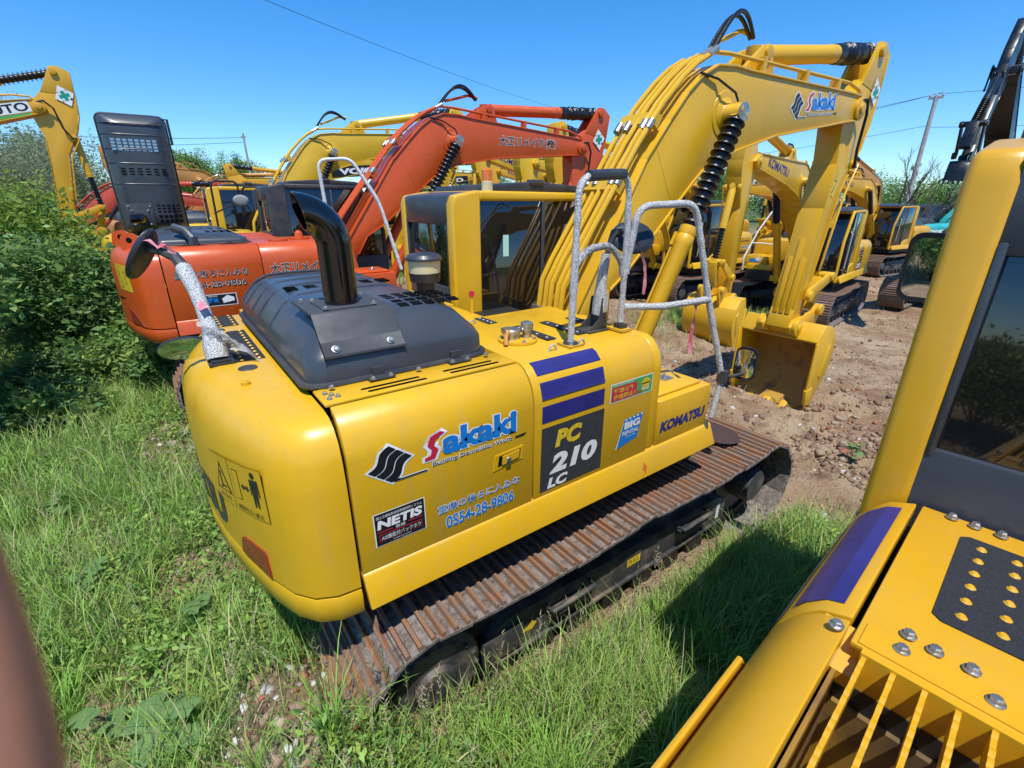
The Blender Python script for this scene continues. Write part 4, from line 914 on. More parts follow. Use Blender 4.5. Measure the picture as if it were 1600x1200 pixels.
# loose things resting on the machine
def ribbon(name, label, pts, w, tw=0.0):
    rnd = random.Random(len(label)); rows = []; P = [Vector(p) for p in pts]
    for i, p in enumerate(P):
        a = tw * i + rnd.uniform(-.5, .5); d = Vector((math.cos(a), math.sin(a), .2)); ww = w * (.6 + .6 * rnd.random())
        rows.append([p - d * ww, p + d * ww * .0 + Vector((rnd.uniform(-.004, .004),) * 3), p + d * ww])
    mb = MB(); mb.loft(rows, cap0=False, cap1=False, closed=False); mb.loft([[q + Vector((.002, .002, .001)) for q in r] for r in rows], cap0=False, cap1=False, closed=False)
    o = mb.build(name, [RIBB]); return tag(o, label, "ribbon")
ribbon("plastic_ribbon", "crumpled pink ribbon tied round the black oval mirror above the counterweight", [(-2.37, .33, 2.76), (-2.34, .32, 2.75), (-2.31, .30, 2.71), (-2.28, .27, 2.73), (-2.25, .25, 2.69), (-2.24, .23, 2.63), (-2.22, .17, 2.56), (-2.20, .12, 2.50), (-2.19, .05, 2.44), (-2.18, -.01, 2.41), (-2.17, -.05, 2.40)], .022, .7)
ribbon("plastic_ribbon", "pale pink ribbon hanging from the back of the round mirror at the handrail", [(.20, -1.0, 2.80), (.215, -1.03, 2.76), (.23, -1.05, 2.70), (.25, -1.07, 2.64), (.27, -1.09, 2.57), (.275, -1.10, 2.50), (.28, -1.10, 2.43), (.275, -1.1, 2.37)], .013, .5)
ribbon("plastic_ribbon", "thin dark pink ribbon hanging from the stair rail in front of the bucket", [(.66, -1.255, 2.30), (.665, -1.26, 2.22), (.66, -1.255, 2.14), (.665, -1.25, 2.06), (.66, -1.255, 1.98), (.66, -1.26, 1.92)], .014, .6)
mb = MB(); mb.loft([[(1.50 + .20 * math.cos(a) * k, -1.02 + .30 * math.sin(a) * k, .952 + o) for a in [2 * math.pi * i / 24 for i in range(24)]] for k, o in ((1, 0), (1, .006), (.0, .008))])
tag(mb.build("rubber_mat", [BROWND]), "flat oval brown mat lying on the front of the rusty track", "mat")
# ------------------------------------------------------------------ the machine the photographer stands on
rm, _, _, _ = excavator("excavator", "near yellow excavator cut by the right edge with cab and bolted deck close up", "excavator", (-.19, -4.09, 0), 5.6, YEL2, GREY,
                        rightx=True, near=True, brand=None)
pd = child(rm, "side_panel")
def lside(u, v, l):
    y = float(np.interp(v, _pz, _py)); k = 0.0015 + 0.0006 * l; return (u, -y + k, v + (k if v > 2.0 else 0))
st = Sticker(lside)
for a, b in ((2.05, 2.131), (1.93, 2.02), (1.80, 1.89)): band(st, lside, -.95, -.42, a, b, STRIPE if a > 2 else mat("silver_vinyl", (.35, .36, .38), .3))
st.build("stripe_decal", pd)
wk = child(rm, "walkway")
mk("grit_pad", wk, lambda m: m.prism([(-.84, .50), (-.50, .50), (-.465, .515), (-.465, 1.08), (-.48, 1.097), (-.85, 1.097), (-.865, 1.08), (-.865, .515)], 2.1405, 2.1435, 'z'), [PAD])
def studs2(m):
    for y in (1.053, .989, .925, .86):
        for i in range(6): m.lathe([(0, 0), (.011, 0), (.0055, .006), (0, .006)], (-.82 + i * .062, y, 2.143), n=10)
mk("pad_stud", wk, studs2, [YEL2], split=True)
child(rm, "engine_hood").matrix_basis = Matrix.Translation((0, -.975, 0)) @ Matrix.Diagonal((1, .78, 1, 1)) @ Matrix.Translation((0, .975, 0))
def deckb(m):
    for p in ((-.395, 1.126), (-.40, 1.078), (-.40, 1.026), (-.963, 1.117), (-1.015, 1.118), (-.97, 1.074), (-.97, 1.02), (-1.02, .983), (-1.044, 1.222)): bolt(m, p[0], p[1], 2.144, .0105)
mk("bolt", wk, deckb, [STEEL], split=True)
def grate(m):
    m.box(-1.055, -.985, .50, 1.18, 2.09, 2.1435); m.box(-1.075, -1.056, .52, 1.17, 1.99, 2.139)
    for k in range(9):
        y = 1.163 - k * .047
        m.box(-1.86, -1.06, y - .004, y + .004, 2.085, 2.132)
        for i in range(26): x = -1.85 + i * .0302 + .004 * ((k * 7 + i * 3) % 5 - 2); m.prism([(x, 2.1315), (x + .007, 2.1345), (x + .015, 2.1352), (x + .022, 2.1315)], y - .0042, y + .0042)
    m.box(-1.87, -1.08, .64, 1.20, 1.505, 1.52, 1); m.box(-1.87, -1.08, 1.195, 1.203, 1.52, 2.08, 1); m.box(-1.09, -1.078, .64, 1.2, 1.52, 2.0, 1); m.box(-1.87, -1.09, .63, .638, 1.52, 2.08, 1)
    m.prism([(-1.09, 2.05), (-1.0, 2.10), (-1.0, 2.125), (-1.09, 2.08)], 1.17, 1.25)
mk("step_grating", rm, grate, [YEL2, GRIMY], key="g")
def flange(m):
    m.prism([(-1.86, 1.35), (-1.0, 1.35), (-1.0, 1.80), (-1.12, 1.98), (-1.86, 1.99)], 1.357, 1.364); m.tube([(-1.86, 1.361, 1.99), (-1.12, 1.361, 1.98), (-1.0, 1.361, 1.80)], .007, 8)
mk("door_flange", rm, flange, [YEL2], key="g")
rmm = mk("mirror_arm", rm, lambda m: m.tube([(1.30, 1.33, 2.40), (1.46, 1.5, 2.38), (1.52, 1.60, 2.44)], .012, 8), [BLKM])
mk("mirror", rmm, lambda m: rectmirror(m, (1.49, 1.59, 2.61), (.05, -.99, 0), (-.05, .0, 1), .125, .19, r=.06), [BLKM, MIRR], label="cab mirror reflecting green shrubs")
ribbon("plastic_ribbon", "dark pink ribbon dangling below the cab mirror at the right edge of the yard", [(1.39, -2.44, 2.40), (1.38, -2.43, 2.34), (1.365, -2.42, 2.28), (1.36, -2.42, 2.21), (1.345, -2.41, 2.14), (1.34, -2.41, 2.07)], .012, .5)

child(rm, "cab").matrix_basis = Matrix.Translation((0, 0, 1.2)) @ Matrix.Diagonal((1, 1, 1.045, 1)) @ Matrix.Translation((0, 0, -1.2))
# ------------------------------------------------------------------ orange machine
oz, ob, oa, ok_ = excavator("excavator", "orange excavator with a black cab parked directly behind the yellow one's hood", "excavator", (-.32, 5.29, .16), 0, ORG, GREY, db=-5, cabpt=DGREY, brand=None, sz=1.06)
ocw = child(oz, "counterweight"); odoor = child(oz, "rear_door"); otank = child(oz, "fuel_tank")
def eye(m):
    for x, y in ((-2.20, .10), (-2.10, -.62)):
        P = [(-.11, 0), (.11, 0), (.10, .09)] + [(.095 * math.cos(R(a)), .10 + .08 * math.sin(R(a))) for a in range(0, 181, 20)] + [(-.10, .09)]
        Mx = Matrix.Translation((x, y, 2.10)) @ Matrix.Rotation(R(-25), 4, 'Z')
        hole = [(.032 * math.cos(R(a)), .10 + .032 * math.sin(R(a))) for a in range(0, 360, 30)]
        m.prism(P, -.022, .022, 'y', 0, Mx); m.prism(hole, -.0235, .0235, 'y', 1, Mx)
mk("lifting_eye", ocw, eye, [ORG, SHADE], key="o", split=True)
child(oz, "engine_hood").matrix_basis = Matrix.Translation((0, 0, 2.15)) @ Matrix.Diagonal((1, 1, .42, 1)) @ Matrix.Translation((0, 0, -2.15))
st = Sticker(cwf); st.rect(.66, 1.66, 1.10, 1.96, YELV, 0, 6); st.poly([(.70, 1.73), (.86, 1.73), (.78, 1.90)], BLKV, 1); st.poly([(.72, 1.74), (.84, 1.74), (.78, 1.87)], YELV, 2); st.rect(.92, 1.74, .97, 1.88, BLKV, 1); st.rect(.925, 1.747, .965, 1.873, YELV, 2); st.text("注意", .72, 1.685, .84, 1.715, BLKV, 1); st.build("warning_plate", ocw)
mb = MB(); P = [(.80, 1.27), (.80, 1.45), (.92, 1.43), (1.15, 1.27)]; mb.loft([[cw_face(u, v, o) for u, v in P] for o in (0, .008)]); mb.build("reflector", [REFL], ocw)
mk("painted_groove_shadow", ocw, lambda m: m.loft([[cw_face(u, v, o) for u, v in ((.1, 1.50), (.5, 1.52), (.75, 1.56), (.5, 1.55), (.1, 1.54))] for o in (0.001, .004)]), [SHADE], key="o")  # raised black sliver, the shadow of a groove put into colour
st = Sticker(side); st.text("重機の後ろに入みな", -1.78, 1.80, -1.02, 1.885, WHITE, 2, bold=.022); st.text("重機の後ろに入みな", -1.78, 1.80, -1.02, 1.885, BLKV, 3)
st.text("0554-28-9806", -1.70, 1.68, -1.06, 1.755, WHITE, 2, bold=.028); st.text("0554-28-9806", -1.70, 1.68, -1.06, 1.755, BLKV, 3, bold=.0)
st.rect(-1.64, 1.46, -1.20, 1.60, WHITE, 0); st.rect(-1.632, 1.468, -1.208, 1.592, BLKV, 1); st.text("車間距離", -1.59, 1.50, -1.40, 1.56, BLUE, 2, bold=.03); st.poly([(-1.35, 1.49), (-1.23, 1.51), (-1.23, 1.55), (-1.30, 1.58), (-1.36, 1.54)], WHITE, 2); st.text("安全確認", -1.6, 1.57, -1.4, 1.585, WHITE, 2); st.build("phone_lettering", odoor)
st = Sticker(side); st.text("大正リメイク(株)", -.78, 1.76, .12, 1.915, WHITE, 1, bold=.045); st.text("大正リメイク(株)", -.775, 1.765, .115, 1.91, BLKV, 2, bold=.016); st.build("lettering", otank)
st = Sticker(plane((3.35, YC - .2265, 3.78), (1, 0, .10), (-.10, 0, 1), (0, -1, 0))); st.text("大正リメイク(株)", 0, 0, 1.35, .19, WHITE, 1, bold=.045); st.text("大正リメイク(株)", .006, .006, 1.344, .184, BLKV, 2, bold=.018); st.build("lettering", ob)
cross((5.88, YC - .166, 4.28), (1, 0, .3), (-.3, 0, 1), (0, -1, 0), .20, oa)
child(oz, "cab").matrix_basis = Matrix.Translation((0, 0, 1.2)) @ Matrix.Diagonal((1, 1, .91, 1)) @ Matrix.Translation((0, 0, -1.2))
mk("handrail", oz, rail(rounded([(.10, -1.05, 2.15), (.05, -1.05, 3.12), (.45, -1.15, 3.15), (.75, -1.25, 2.6), (.95, -1.35, 1.7)], .12), .024), [mat("white_foam", (.62, .62, .60), .6, bump=.5, bscale=40)])
mk("hood_duct", oz, lambda m: m.tube([(-1.5, -1.06, 2.12), (-1.5, -1.05, 2.22), (-1.55, -.98, 2.30), (-1.66, -.90, 2.34)], .05, 10), [GREY])
mk("fuel_filler", oz, lambda m: (m.lathe([(0, 0), (.12, 0), (.12, .02), (0, .02)], (-.55, -.9, 2.143), n=20), m.lathe([(0, .02), (.06, .02), (.05, .08), (.02, .11), (0, .11)], (-.25, -.75, 2.143), n=16), m.lathe([(0, 0), (.13, 0), (.13, .02), (0, .02)], (-.25, -.75, 2.143), n=20)), [ORG])

# ------------------------------------------------------------------ the rest of the two rows
def lid(root, ang=91):
    L = Matrix.Translation((0, -.99, 2.16)) @ Matrix.Rotation(R(ang), 4, 'X') @ Matrix.Translation((0, .99, -2.16))
    for o in root.children:
        if o.name.split('.')[0] in ("engine_hood", "exhaust_bracket", "exhaust_pipe"): o.matrix_basis = L
m4, m4b, _, _ = excavator("excavator", "yellow excavator behind the orange one with its dark engine lid standing open", "excavator", (-.78, 9.6, .2), 0, YEL3, GREY, db=2, stack=True, brand=None)
lid(m4)
h4 = child(m4, "engine_hood")
mk("lid_handle", h4, lambda m: m.tube([(-.93, .55, 2.42), (-.87, .55, 2.48), (-.87, .95, 2.46), (-.93, .95, 2.38)], .014, 8), [BLKM])
def slit(m):
    for r_ in range(4):
        for c in range(8): m.box(-1.76 + c * .085, -1.70 + c * .085, .42 + r_ * .05, .455 + r_ * .05, 2.436, 2.4476)
mk("lid_louvre", h4, slit, [mat("painted_sky_slot", (.25, .42, .55), .6)])  # opaque slips coloured like sky showing through; the lid has no holes
mk("handrail", m4, lambda m: (m.tube(rounded([(-.4, -1.13, 2.14), (-.38, -1.11, 3.1), (.09, -1.06, 3.1), (.11, -1.06, 2.2)], .1), .02, 8), m.tube(rounded([(.12, -1.07, 2.2), (.16, -1.09, 3.0), (.62, -1.2, 3.0), (1.0, -1.4, 2.3)], .1), .02, 8)), [BLKM])
m4m = mk("mirror_stalk", m4, lambda m: m.tube([(-.42, -1.13, 2.5), (-.1, -1.2, 2.66), (.02, -1.22, 2.75)], .015, 8), [BLKM]); mk("mirror", m4m, lambda m: disc(m, (.08, -1.24, 2.75), (.2, .95, .1), .14, .10, mig=1), [LIGHTG, MIRR])

def extra(lbl, loc, h, pt, **k):
    k.setdefault("brand", "KOMATSU"); return excavator("excavator", lbl, "excavator", loc, h, pt, k.pop("dark", GREY), **k)
m7, m7b, m7a, _ = extra("yellow excavator facing the camera across the dirt aisle with black bellows on both boom cylinders", (13.6, 3.72, -.34), 188, YEL, da=14, dk=-8)
st = Sticker(lside); st.poly([(-.9, 1.37), (-.40, 1.37), (-.40, 1.75), (-.9, 1.75)], GRYV, 0)
for a in (1.78, 1.86, 1.94): st.rect(-.9, a, -.40, a + .055, STRIPE, 0)
st.text("PC", -.42, 1.58, -.70, 1.72, YELV, 1, bold=.05); st.text("220", -.43, 1.41, -.85, 1.55, WHITE, 1, bold=.05); st.build("model_plate", child(m7, "side_panel"))
st = Sticker(plane((.865, 0, 1.5), (0, 1, 0), (0, 0, 1), (1, 0, 0))); st.rect(-1.2, 0, -.9, .1, BLUE, 0); st.ell(-.95, .1, .08, .06, WHITE, 1); st.build("sticker", child(m7, "tool_box"))
wf = mat("white_foam", (.62, .62, .60), .6, bump=.5, bscale=40)
mk("handrail", m7, rail(rounded([(1.02, -1.3, 1.25), (1.05, -1.32, 1.6), (.55, -1.2, 2.4), (.1, -1.05, 2.95)], .1), .026), [wf]); mk("handrail", m7, rail([(.75, -1.26, 2.05), (.5, -1.0, 2.03), (.3, -.8, 2.0)], .022), [wf])
m8, _, _, _ = extra("yellow excavator parked far down the aisle beside the utility pole, its cab facing us", (26.2, 6.0, -.35), 172, YEL2)
m9, _, _, _ = extra("yellow excavator between the white rail and the black bellows, its vented flank towards us", (12.2, 7.0, -.2), 180, YEL, front=True, da=10)
st = Sticker(lside)
for a in (1.82, 1.91, 2.0): st.rect(-.9, a, -.40, a + .055, STRIPE, 0)
st.rect(-.9, 1.37, -.4, 1.78, GRYV, 0); st.build("model_plate", child(m9, "side_panel"))
st = Sticker(lside)
for i in range(3):
    if i != 1: st.rect(-1.75, 1.45 + i * .2, -1.2, 1.55 + i * .2, mat("vent_shade", (.10, .06, .01), .8), 0)
st.rect(-1.8, 1.62, -1.35, 1.72, WHITE, 0); st.text("BNET", -1.38, 1.64, -1.77, 1.70, GRYV, 1, bold=.04); st.build("vent", [o for o in m9.children if o.name.startswith("rear_door")][1])
extra("pale yellow excavator whose boom shows under the orange boom", (13.6, 10.6, 0), 183, YEL3, da=8)
extra("yellow excavator with a dark cab in the facing row behind the pale yellow boom", (14.2, 14.4, 0), 180, YEL, db=6, cabpt=DGREY)
extra("yellow excavator third behind the facing row seen over cab roofs", (18.0, 18.8, 0), 178, YEL2, db=3)
m14, m14b, _, _ = extra("yellow excavator with a black lettered panel on its boom behind the open lid machine", (.1, 14.2, .2), 0, YEL3, brand=None, cabpt=DGREY, db=-2)
def panelboom(b, t="VOLVO"):
    st = Sticker(plane((2.75, YC - .2265, 3.50), (1, 0, .10), (-.10, 0, 1), (0, -1, 0))); st.rect(0, 0, 2.2, .34, BLKV, 0); st.text(t, .25, .08, 1.95, .27, WHITE, 1, bold=.05); st.build("lettering_panel", b)
panelboom(m14b)
m17, m17b, _, _ = extra("yellow excavator with a lettered boom panel just left of the amber beacon", (5.5, 18.2, .1), 0, YEL, brand=None, db=-2); panelboom(m17b)
m5, m5b, m5a, _ = excavator("excavator", "yellow excavator at the far left with raised boom and a green cross on its arm", "excavator", (-8.75, 13.1, .2), 0, YEL2, GREY, db=8, da=-4, dk=-5, brand=None, bag=False)
st = Sticker(plane((3.5, YC - .2265, 3.69), (1, 0, .10), (-.10, 0, 1), (0, -1, 0))); st.rect(.95, .03, 1.72, .08, GRN2, 0); st.rect(.45, .10, 1.76, .31, WHITE, 0); st.text("RAKUTO", .48, .12, 1.73, .29, BLKV, 1, bold=.03); st.build("lettering", m5b)
cross((5.90, YC - .166, 4.28), (1, 0, .3), (-.3, 0, 1), (0, -1, 0), .22, m5a)
extra("red excavator half hidden behind the leafy shrubs and the open lid", (-5.6, 22.8, -.2), 0, RED, brand=None, db=-12, da=25, cabpt=DGREY)
extra("orange red excavator low behind the far left bucket", (-4.8, 28.5, -.3), 4, RED, brand=None, db=-16, da=10, cabpt=LIGHTG if False else DGREY)
extra("ochre excavator in the distance under the round green tree", (-1.5, 25, 0), 10, BROWNY, brand=None, db=-6)
extra("ochre excavator with a folded boom behind the black cab mirror", (2.5, 27.5, 0), 185, BROWNY, brand=None, db=4)
extra("yellow excavator in the back row right of the leafy tree", (7.5, 25.5, 0), 180, YEL2, brand=None, db=-3)
m10, m10b, _, _ = extra("turquoise excavator far behind the cab mirror on the right", (33.0, 5.6, -.4), -32, TEAL, brand=None, db=-8, cabpt=DGREY)
st = Sticker(side); st.text("KOBELCO", -1.75, 1.6, .1, 1.85, WHITE, 1, bold=.05); st.build("lettering", child(m10, "rear_door"))
m11, _, m11a, m11k = extra("dark excavator whose black arm and bucket hang behind the right hand cab", (18.4, .9, -.3), 184, NAVY, brand=None, db=27.5, da=17, dk=25, dark=DGREY)
m11a.matrix_basis = m11a.matrix_basis @ Matrix.Translation((0, YC, 0)) @ Matrix.Diagonal((1, .55, 1, 1)) @ Matrix.Translation((0, -YC, 0))
m11k.matrix_basis = m11k.matrix_basis @ Matrix.Translation((EP[0], YC, EP[1])) @ Matrix.Diagonal((.6, .34, .35, 1)) @ Matrix.Translation((-EP[0], -YC, -EP[1]))
extra("brown excavator with an upright arm at the foot of the utility pole", (35.5, 9.2, -.4), 176, BROWNY, brand=None, db=14, da=-30, dk=20)
m19, m19b, _, _ = extra("yellow excavator with a black lettered boom far behind the arm", (30.0, 9.5, -.3), 166, YEL, brand=None, db=4)
st = Sticker(plane((2.85, YC + .2265, 3.50), (-1, 0, -.10), (-.10, 0, 1), (0, 1, 0))); st.rect(-2.1, 0, 0, .36, BLKV, 0); st.rect(-2.1, -.05, 0, 0, REDV, 0); st.text("SANY", -1.9, .05, -.3, .31, WHITE, 1, bold=.05); st.build("lettering_panel", m19b)
extra("warm yellow excavator in the second row behind the black bellows", (25.5, 9.6, -.3), 178, YEL2, brand=None, db=-4)
extra("yellow excavator in the second row left of the warm yellow one", (22.5, 12.8, -.2), 182, YEL2, brand=None, db=2)
extra("yellow excavator in the second row farthest from the pole", (22.8, 16.2, -.2), 180, YEL3, brand=None, db=-2)
# ------------------------------------------------------------------ ground
rng = np.random.default_rng(11)
def vnoise(x, y, f, seed):
    r = np.random.default_rng(seed); T = r.random((64, 64)); X = x * f; Y = y * f; i = np.floor(X).astype(int); j = np.floor(Y).astype(int); u = X - i; v = Y - j
    u = u * u * (3 - 2 * u); v = v * v * (3 - 2 * v); a = T[i % 64, j % 64]; b = T[(i + 1) % 64, j % 64]; c = T[i % 64, (j + 1) % 64]; d = T[(i + 1) % 64, (j + 1) % 64]
    return a * (1 - u) * (1 - v) + b * u * (1 - v) + c * (1 - u) * v + d * u * v
def sstep(a, b, x): t = np.clip((x - a) / (b - a), 0, 1); return t * t * (3 - 2 * t)
def gz(x, y):
    x = np.asarray(x, float); y = np.asarray(y, float)
    z = -.35 * sstep(5.5, 12, x) * (1 - sstep(8.5, 12, y)) + .18 * sstep(2.4, 3.8, y) * (1 - sstep(7, 12, x))
    m = np.exp(-((x + 6) / 60) ** 2 - ((y - 4) / 60) ** 2)
    rough = .35 + .65 * sstep(2.0, 3.5, x) * (1 - sstep(9, 14, x))
    z = z + m * (.09 * (vnoise(x, y, .45, 1) - .5) + rough * (.10 * (vnoise(x, y, 1.3, 2) - .5) + .10 * (vnoise(x, y, 3.7, 3) - .5) + .085 * (vnoise(x, y, 9.1, 4) - .5)))
    z = z + .10 * np.exp(-((x + 2.2) / .5) ** 2 - ((y + 1.2) / .9) ** 2)
    z = z + .12 * (1 - sstep(.6, 2.2, x)) * sstep(-3.6, -2.9, y) * (1 - sstep(-1.50, -1.1, y)) + .14 * np.exp(-((x + 2.35) / .55) ** 2 - ((y + .8) / .7) ** 2) + .27 * np.exp(-((x + 2.2) / .42) ** 2 - ((y + 1.3) / .65) ** 4) + .20 * (1 - sstep(-2.0, -.2, x)) * sstep(-3.2, -2.4, y) * (1 - sstep(-1.50, -1.3, y)) * sstep(-3.2, -2.4, x)
    for y0, a0 in ((-1.05, .05), (1.0, -.06), (-2.5, .02)):                # crawler prints in the dirt aisle
        b = np.exp(-((y - y0 - a0 * (x - 4)) / .27) ** 4) * sstep(2.6, 3.4, x) * (1 - sstep(10, 12, x)) * sstep(.3, .55, vnoise(x, y, .6, 8))
        z = z - b * (.045 + .022 * np.sin(2 * np.pi * x / .21))
    # wheel and bucket spoil heaps in the dirt
    z = z + .10 * np.exp(-((x - 4.65) / .35) ** 2 - ((y - .1) / .8) ** 2) * (.4 + vnoise(x, y, 4, 9))
    return z
def axis(a, b, s): return np.r_[-900, -400, -200, -110, -70, -45, -30, -20, -14, np.arange(a, b, s), b + 1, b + 3, b + 6, b + 12, 45, 70, 110, 200, 400, 900]
xs = axis(-9.5, 17, .062); ys = axis(-6, 14, .062); GX, GY = np.meshgrid(xs, ys, indexing='ij')
V = np.stack([GX, GY, gz(GX, GY)], -1).reshape(-1, 3); nx, ny = len(xs), len(ys); I = np.arange(nx * ny).reshape(nx, ny)
F = np.stack([I[:-1, :-1], I[1:, :-1], I[1:, 1:], I[:-1, 1:]], -1).reshape(-1, 4)
def ground_mat():
    m = bpy.data.materials.new("soil"); m.use_nodes = True; t = m.node_tree; n = t.nodes; L = t.links.new; b = n["Principled BSDF"]; tc = n.new("ShaderNodeTexCoord")
    def noise(s, d=8, r=.65):
        z = n.new("ShaderNodeTexNoise"); z.inputs["Scale"].default_value = s; z.inputs["Detail"].default_value = d; z.inputs["Roughness"].default_value = r; L(tc.outputs["Object"], z.inputs["Vector"]); return z.outputs[0]
    def rg(v, a, c, o0=0, o1=1):
        r = n.new("ShaderNodeMapRange"); r.inputs[1].default_value = a; r.inputs[2].default_value = c; r.inputs[3].default_value = o0; r.inputs[4].default_value = o1; L(v, r.inputs[0]); return r.outputs[0]
    def mix(f, a, c):
        x = n.new("ShaderNodeMix"); x.data_type = 'RGBA'
        for k, q in (("A", a), ("B", c)):
            if isinstance(q, tuple): x.inputs[k].default_value = (*q, 1)
            else: L(q, x.inputs[k])
        L(f, x.inputs["Factor"]); return x.outputs["Result"]
    c = mix(rg(noise(.7), .38, .62), (.27, .165, .095), (.43, .32, .205))
    c = mix(rg(noise(2.6), .52, .68), c, (.17, .10, .06))
    c = mix(rg(noise(9), .55, .7), c, (.34, .26, .19))
    c = mix(rg(noise(31), .62, .7), c, (.27, .10, .06)); c = mix(rg(noise(55), .66, .72), c, (.55, .52, .47))
    sx = n.new("ShaderNodeSeparateXYZ"); L(tc.outputs["Object"], sx.inputs[0])
    far = n.new("ShaderNodeVectorMath"); far.operation = 'LENGTH'; L(tc.outputs["Object"], far.inputs[0])
    c = mix(rg(far.outputs["Value"], 35, 70), c, (.10, .14, .05))
    L(c, b.inputs["Base Color"]); b.inputs["Roughness"].default_value = .95; b.inputs["Specular IOR Level"].default_value = .15
    v = n.new("ShaderNodeTexVoronoi"); v.inputs["Scale"].default_value = 26; L(tc.outputs["Object"], v.inputs["Vector"])
    ad = n.new("ShaderNodeMath"); ad.operation = 'ADD'; L(noise(14, 10, .75), ad.inputs[0]); L(rg(v.outputs["Distance"], 0, .6, .5, 0), ad.inputs[1])
    bp = n.new("ShaderNodeBump"); bp.inputs["Strength"].default_value = .9; bp.inputs["Distance"].default_value = .05; L(ad.outputs[0], bp.inputs["Height"]); L(bp.outputs[0], b.inputs["Normal"])
    return m
go = link("ground", raw("ground", V, F, ground_mat(), smooth=True)); go["kind"] = "structure"

# ------------------------------------------------------------------ plants: many leaf-sized faces
def leaf_mat(name, cols, gloss=.45, trans=.35):
    m = bpy.data.materials.new(name); m.use_nodes = True; t = m.node_tree; n = t.nodes; L = t.links.new; b = n["Principled BSDF"]
    at = n.new("ShaderNodeAttribute"); at.attribute_name = "tone"; L(at.outputs["Color"], b.inputs["Base Color"]); b.inputs["Roughness"].default_value = gloss
    b.inputs["Specular IOR Level"].default_value = .3
    tr = n.new("ShaderNodeBsdfTranslucent"); L(at.outputs["Color"], tr.inputs["Color"]); ms = n.new("ShaderNodeMixShader"); ms.inputs[0].default_value = trans
    out = n["Material Output"]; L(b.outputs[0], ms.inputs[1]); L(tr.outputs[0], ms.inputs[2]); L(ms.outputs[0], out.inputs["Surface"]); return m
LEAF = leaf_mat("leaf", None, .45, .45); GRASSM = leaf_mat("grass_blade", None, .5, .3)
BARK = mat("bark", (.10, .075, .055), .9, var=.4, vscale=9, bump=.6, bscale=30)

def leafcloud(C, n, spread, size, pal, squash=.8, aspect=.45, flat=.5):
    m = len(C) * n; c = np.repeat(C, n, 0) + rng.normal(0, 1, (m, 3)) * spread * np.array([1, 1, squash])
    az = rng.uniform(0, 6.28, m); el = rng.normal(0, flat, m); d = np.stack([np.cos(az) * np.cos(el), np.sin(az) * np.cos(el), np.sin(el)], -1)
    r = rng.normal(0, 1, (m, 3)); r[:, 2] *= .4; s = np.cross(d, np.cross(r, d)); s /= np.linalg.norm(s, axis=1, keepdims=True) + 1e-9
    L = size * rng.uniform(.6, 1.3, (m, 1)); Wd = L * aspect * .5; nrm = np.cross(d, s)
    V4 = np.stack([c, c + d * L * .5 + s * Wd, c + d * L - nrm * L * .12, c + d * L * .5 - s * Wd], 1).reshape(-1, 3)
    col = np.asarray(pal)[rng.integers(0, len(pal), len(C))]; col = np.repeat(col * rng.uniform(.75, 1.25, (len(C), 1)), n, 0) * rng.uniform(.8, 1.2, (m, 1))
    return V4, np.arange(m * 4).reshape(-1, 4), np.repeat(col, 4, 0)
def blades(P, H, W, lean, az, col, curl=.6, seg=4):
    """grass blades: P (n,3) roots"""
    n = len(P); k = seg + 1; t = np.linspace(0, 1, k)[None, :]; d = np.stack([np.cos(az), np.sin(az)], -1)
    a = lean[:, None] + curl * t * t; hx = H[:, None] * np.cumsum(np.sin(a), 1) / k; hz = H[:, None] * np.cumsum(np.cos(a), 1) / k
    hx = np.concatenate([np.zeros((n, 1)), hx[:, :-1]], 1); hz = np.concatenate([np.zeros((n, 1)), hz[:, :-1]], 1)
    c = P[:, None, :] + np.stack([d[:, 0:1] * hx, d[:, 1:2] * hx, hz], -1)
    s = np.stack([-d[:, 1], d[:, 0], np.zeros(n)], -1); tw = rng.normal(0, .5, n); s = s * np.cos(tw)[:, None] + np.stack([d[:, 0], d[:, 1], np.zeros(n)], -1) * np.sin(tw)[:, None]
    w = W[:, None] * (1 - t) ** .6 * .5; w[:, -1] = 0.0003
    Vv = np.stack([c - s[:, None, :] * w[..., None], c + s[:, None, :] * w[..., None]], 2).reshape(-1, 3)
    b = (np.arange(n) * 2 * k)[:, None]; j = np.arange(seg)[None, :] * 2
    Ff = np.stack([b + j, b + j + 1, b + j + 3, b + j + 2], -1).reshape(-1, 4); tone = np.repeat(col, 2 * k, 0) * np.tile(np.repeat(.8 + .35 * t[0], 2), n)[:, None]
    return Vv, Ff, tone
def grass_cols(n, dry=.1):
    base = np.array([(.26, .44, .08), (.33, .50, .12), (.18, .35, .06), (.42, .53, .12), (.31, .45, .16)])[rng.integers(0, 5, n)]
    d = rng.random(n) < dry; base[d] = np.array([(.52, .46, .28), (.44, .40, .20)])[rng.integers(0, 2, d.sum())]
    return base * rng.uniform(.75, 1.25, (n, 1))
def blocked(x, y):
    """under tracks and bodies nothing grows through the steel"""
    b = np.zeros(len(x), bool)
    for cx, cy, h in ((0, 0, 0), (-.18, -4.19, R(5.6)), (-.32, 5.29, 0), (13.6, 3.42, R(188)), (-.78, 9.6, 0)):
        u = (x - cx) * math.cos(h) + (y - cy) * math.sin(h); v = -(x - cx) * math.sin(h) + (y - cy) * math.cos(h)
        b |= (np.abs(u - .08) < 2.08) & (np.abs(np.abs(v) - 1.19) < .38)
    return b
allV, allF, allC = [], [], []; off = 0
def put(r):
    global off
    v, f, c = r; allV.append(v); allF.append(f + off); allC.append(c); off += len(v)
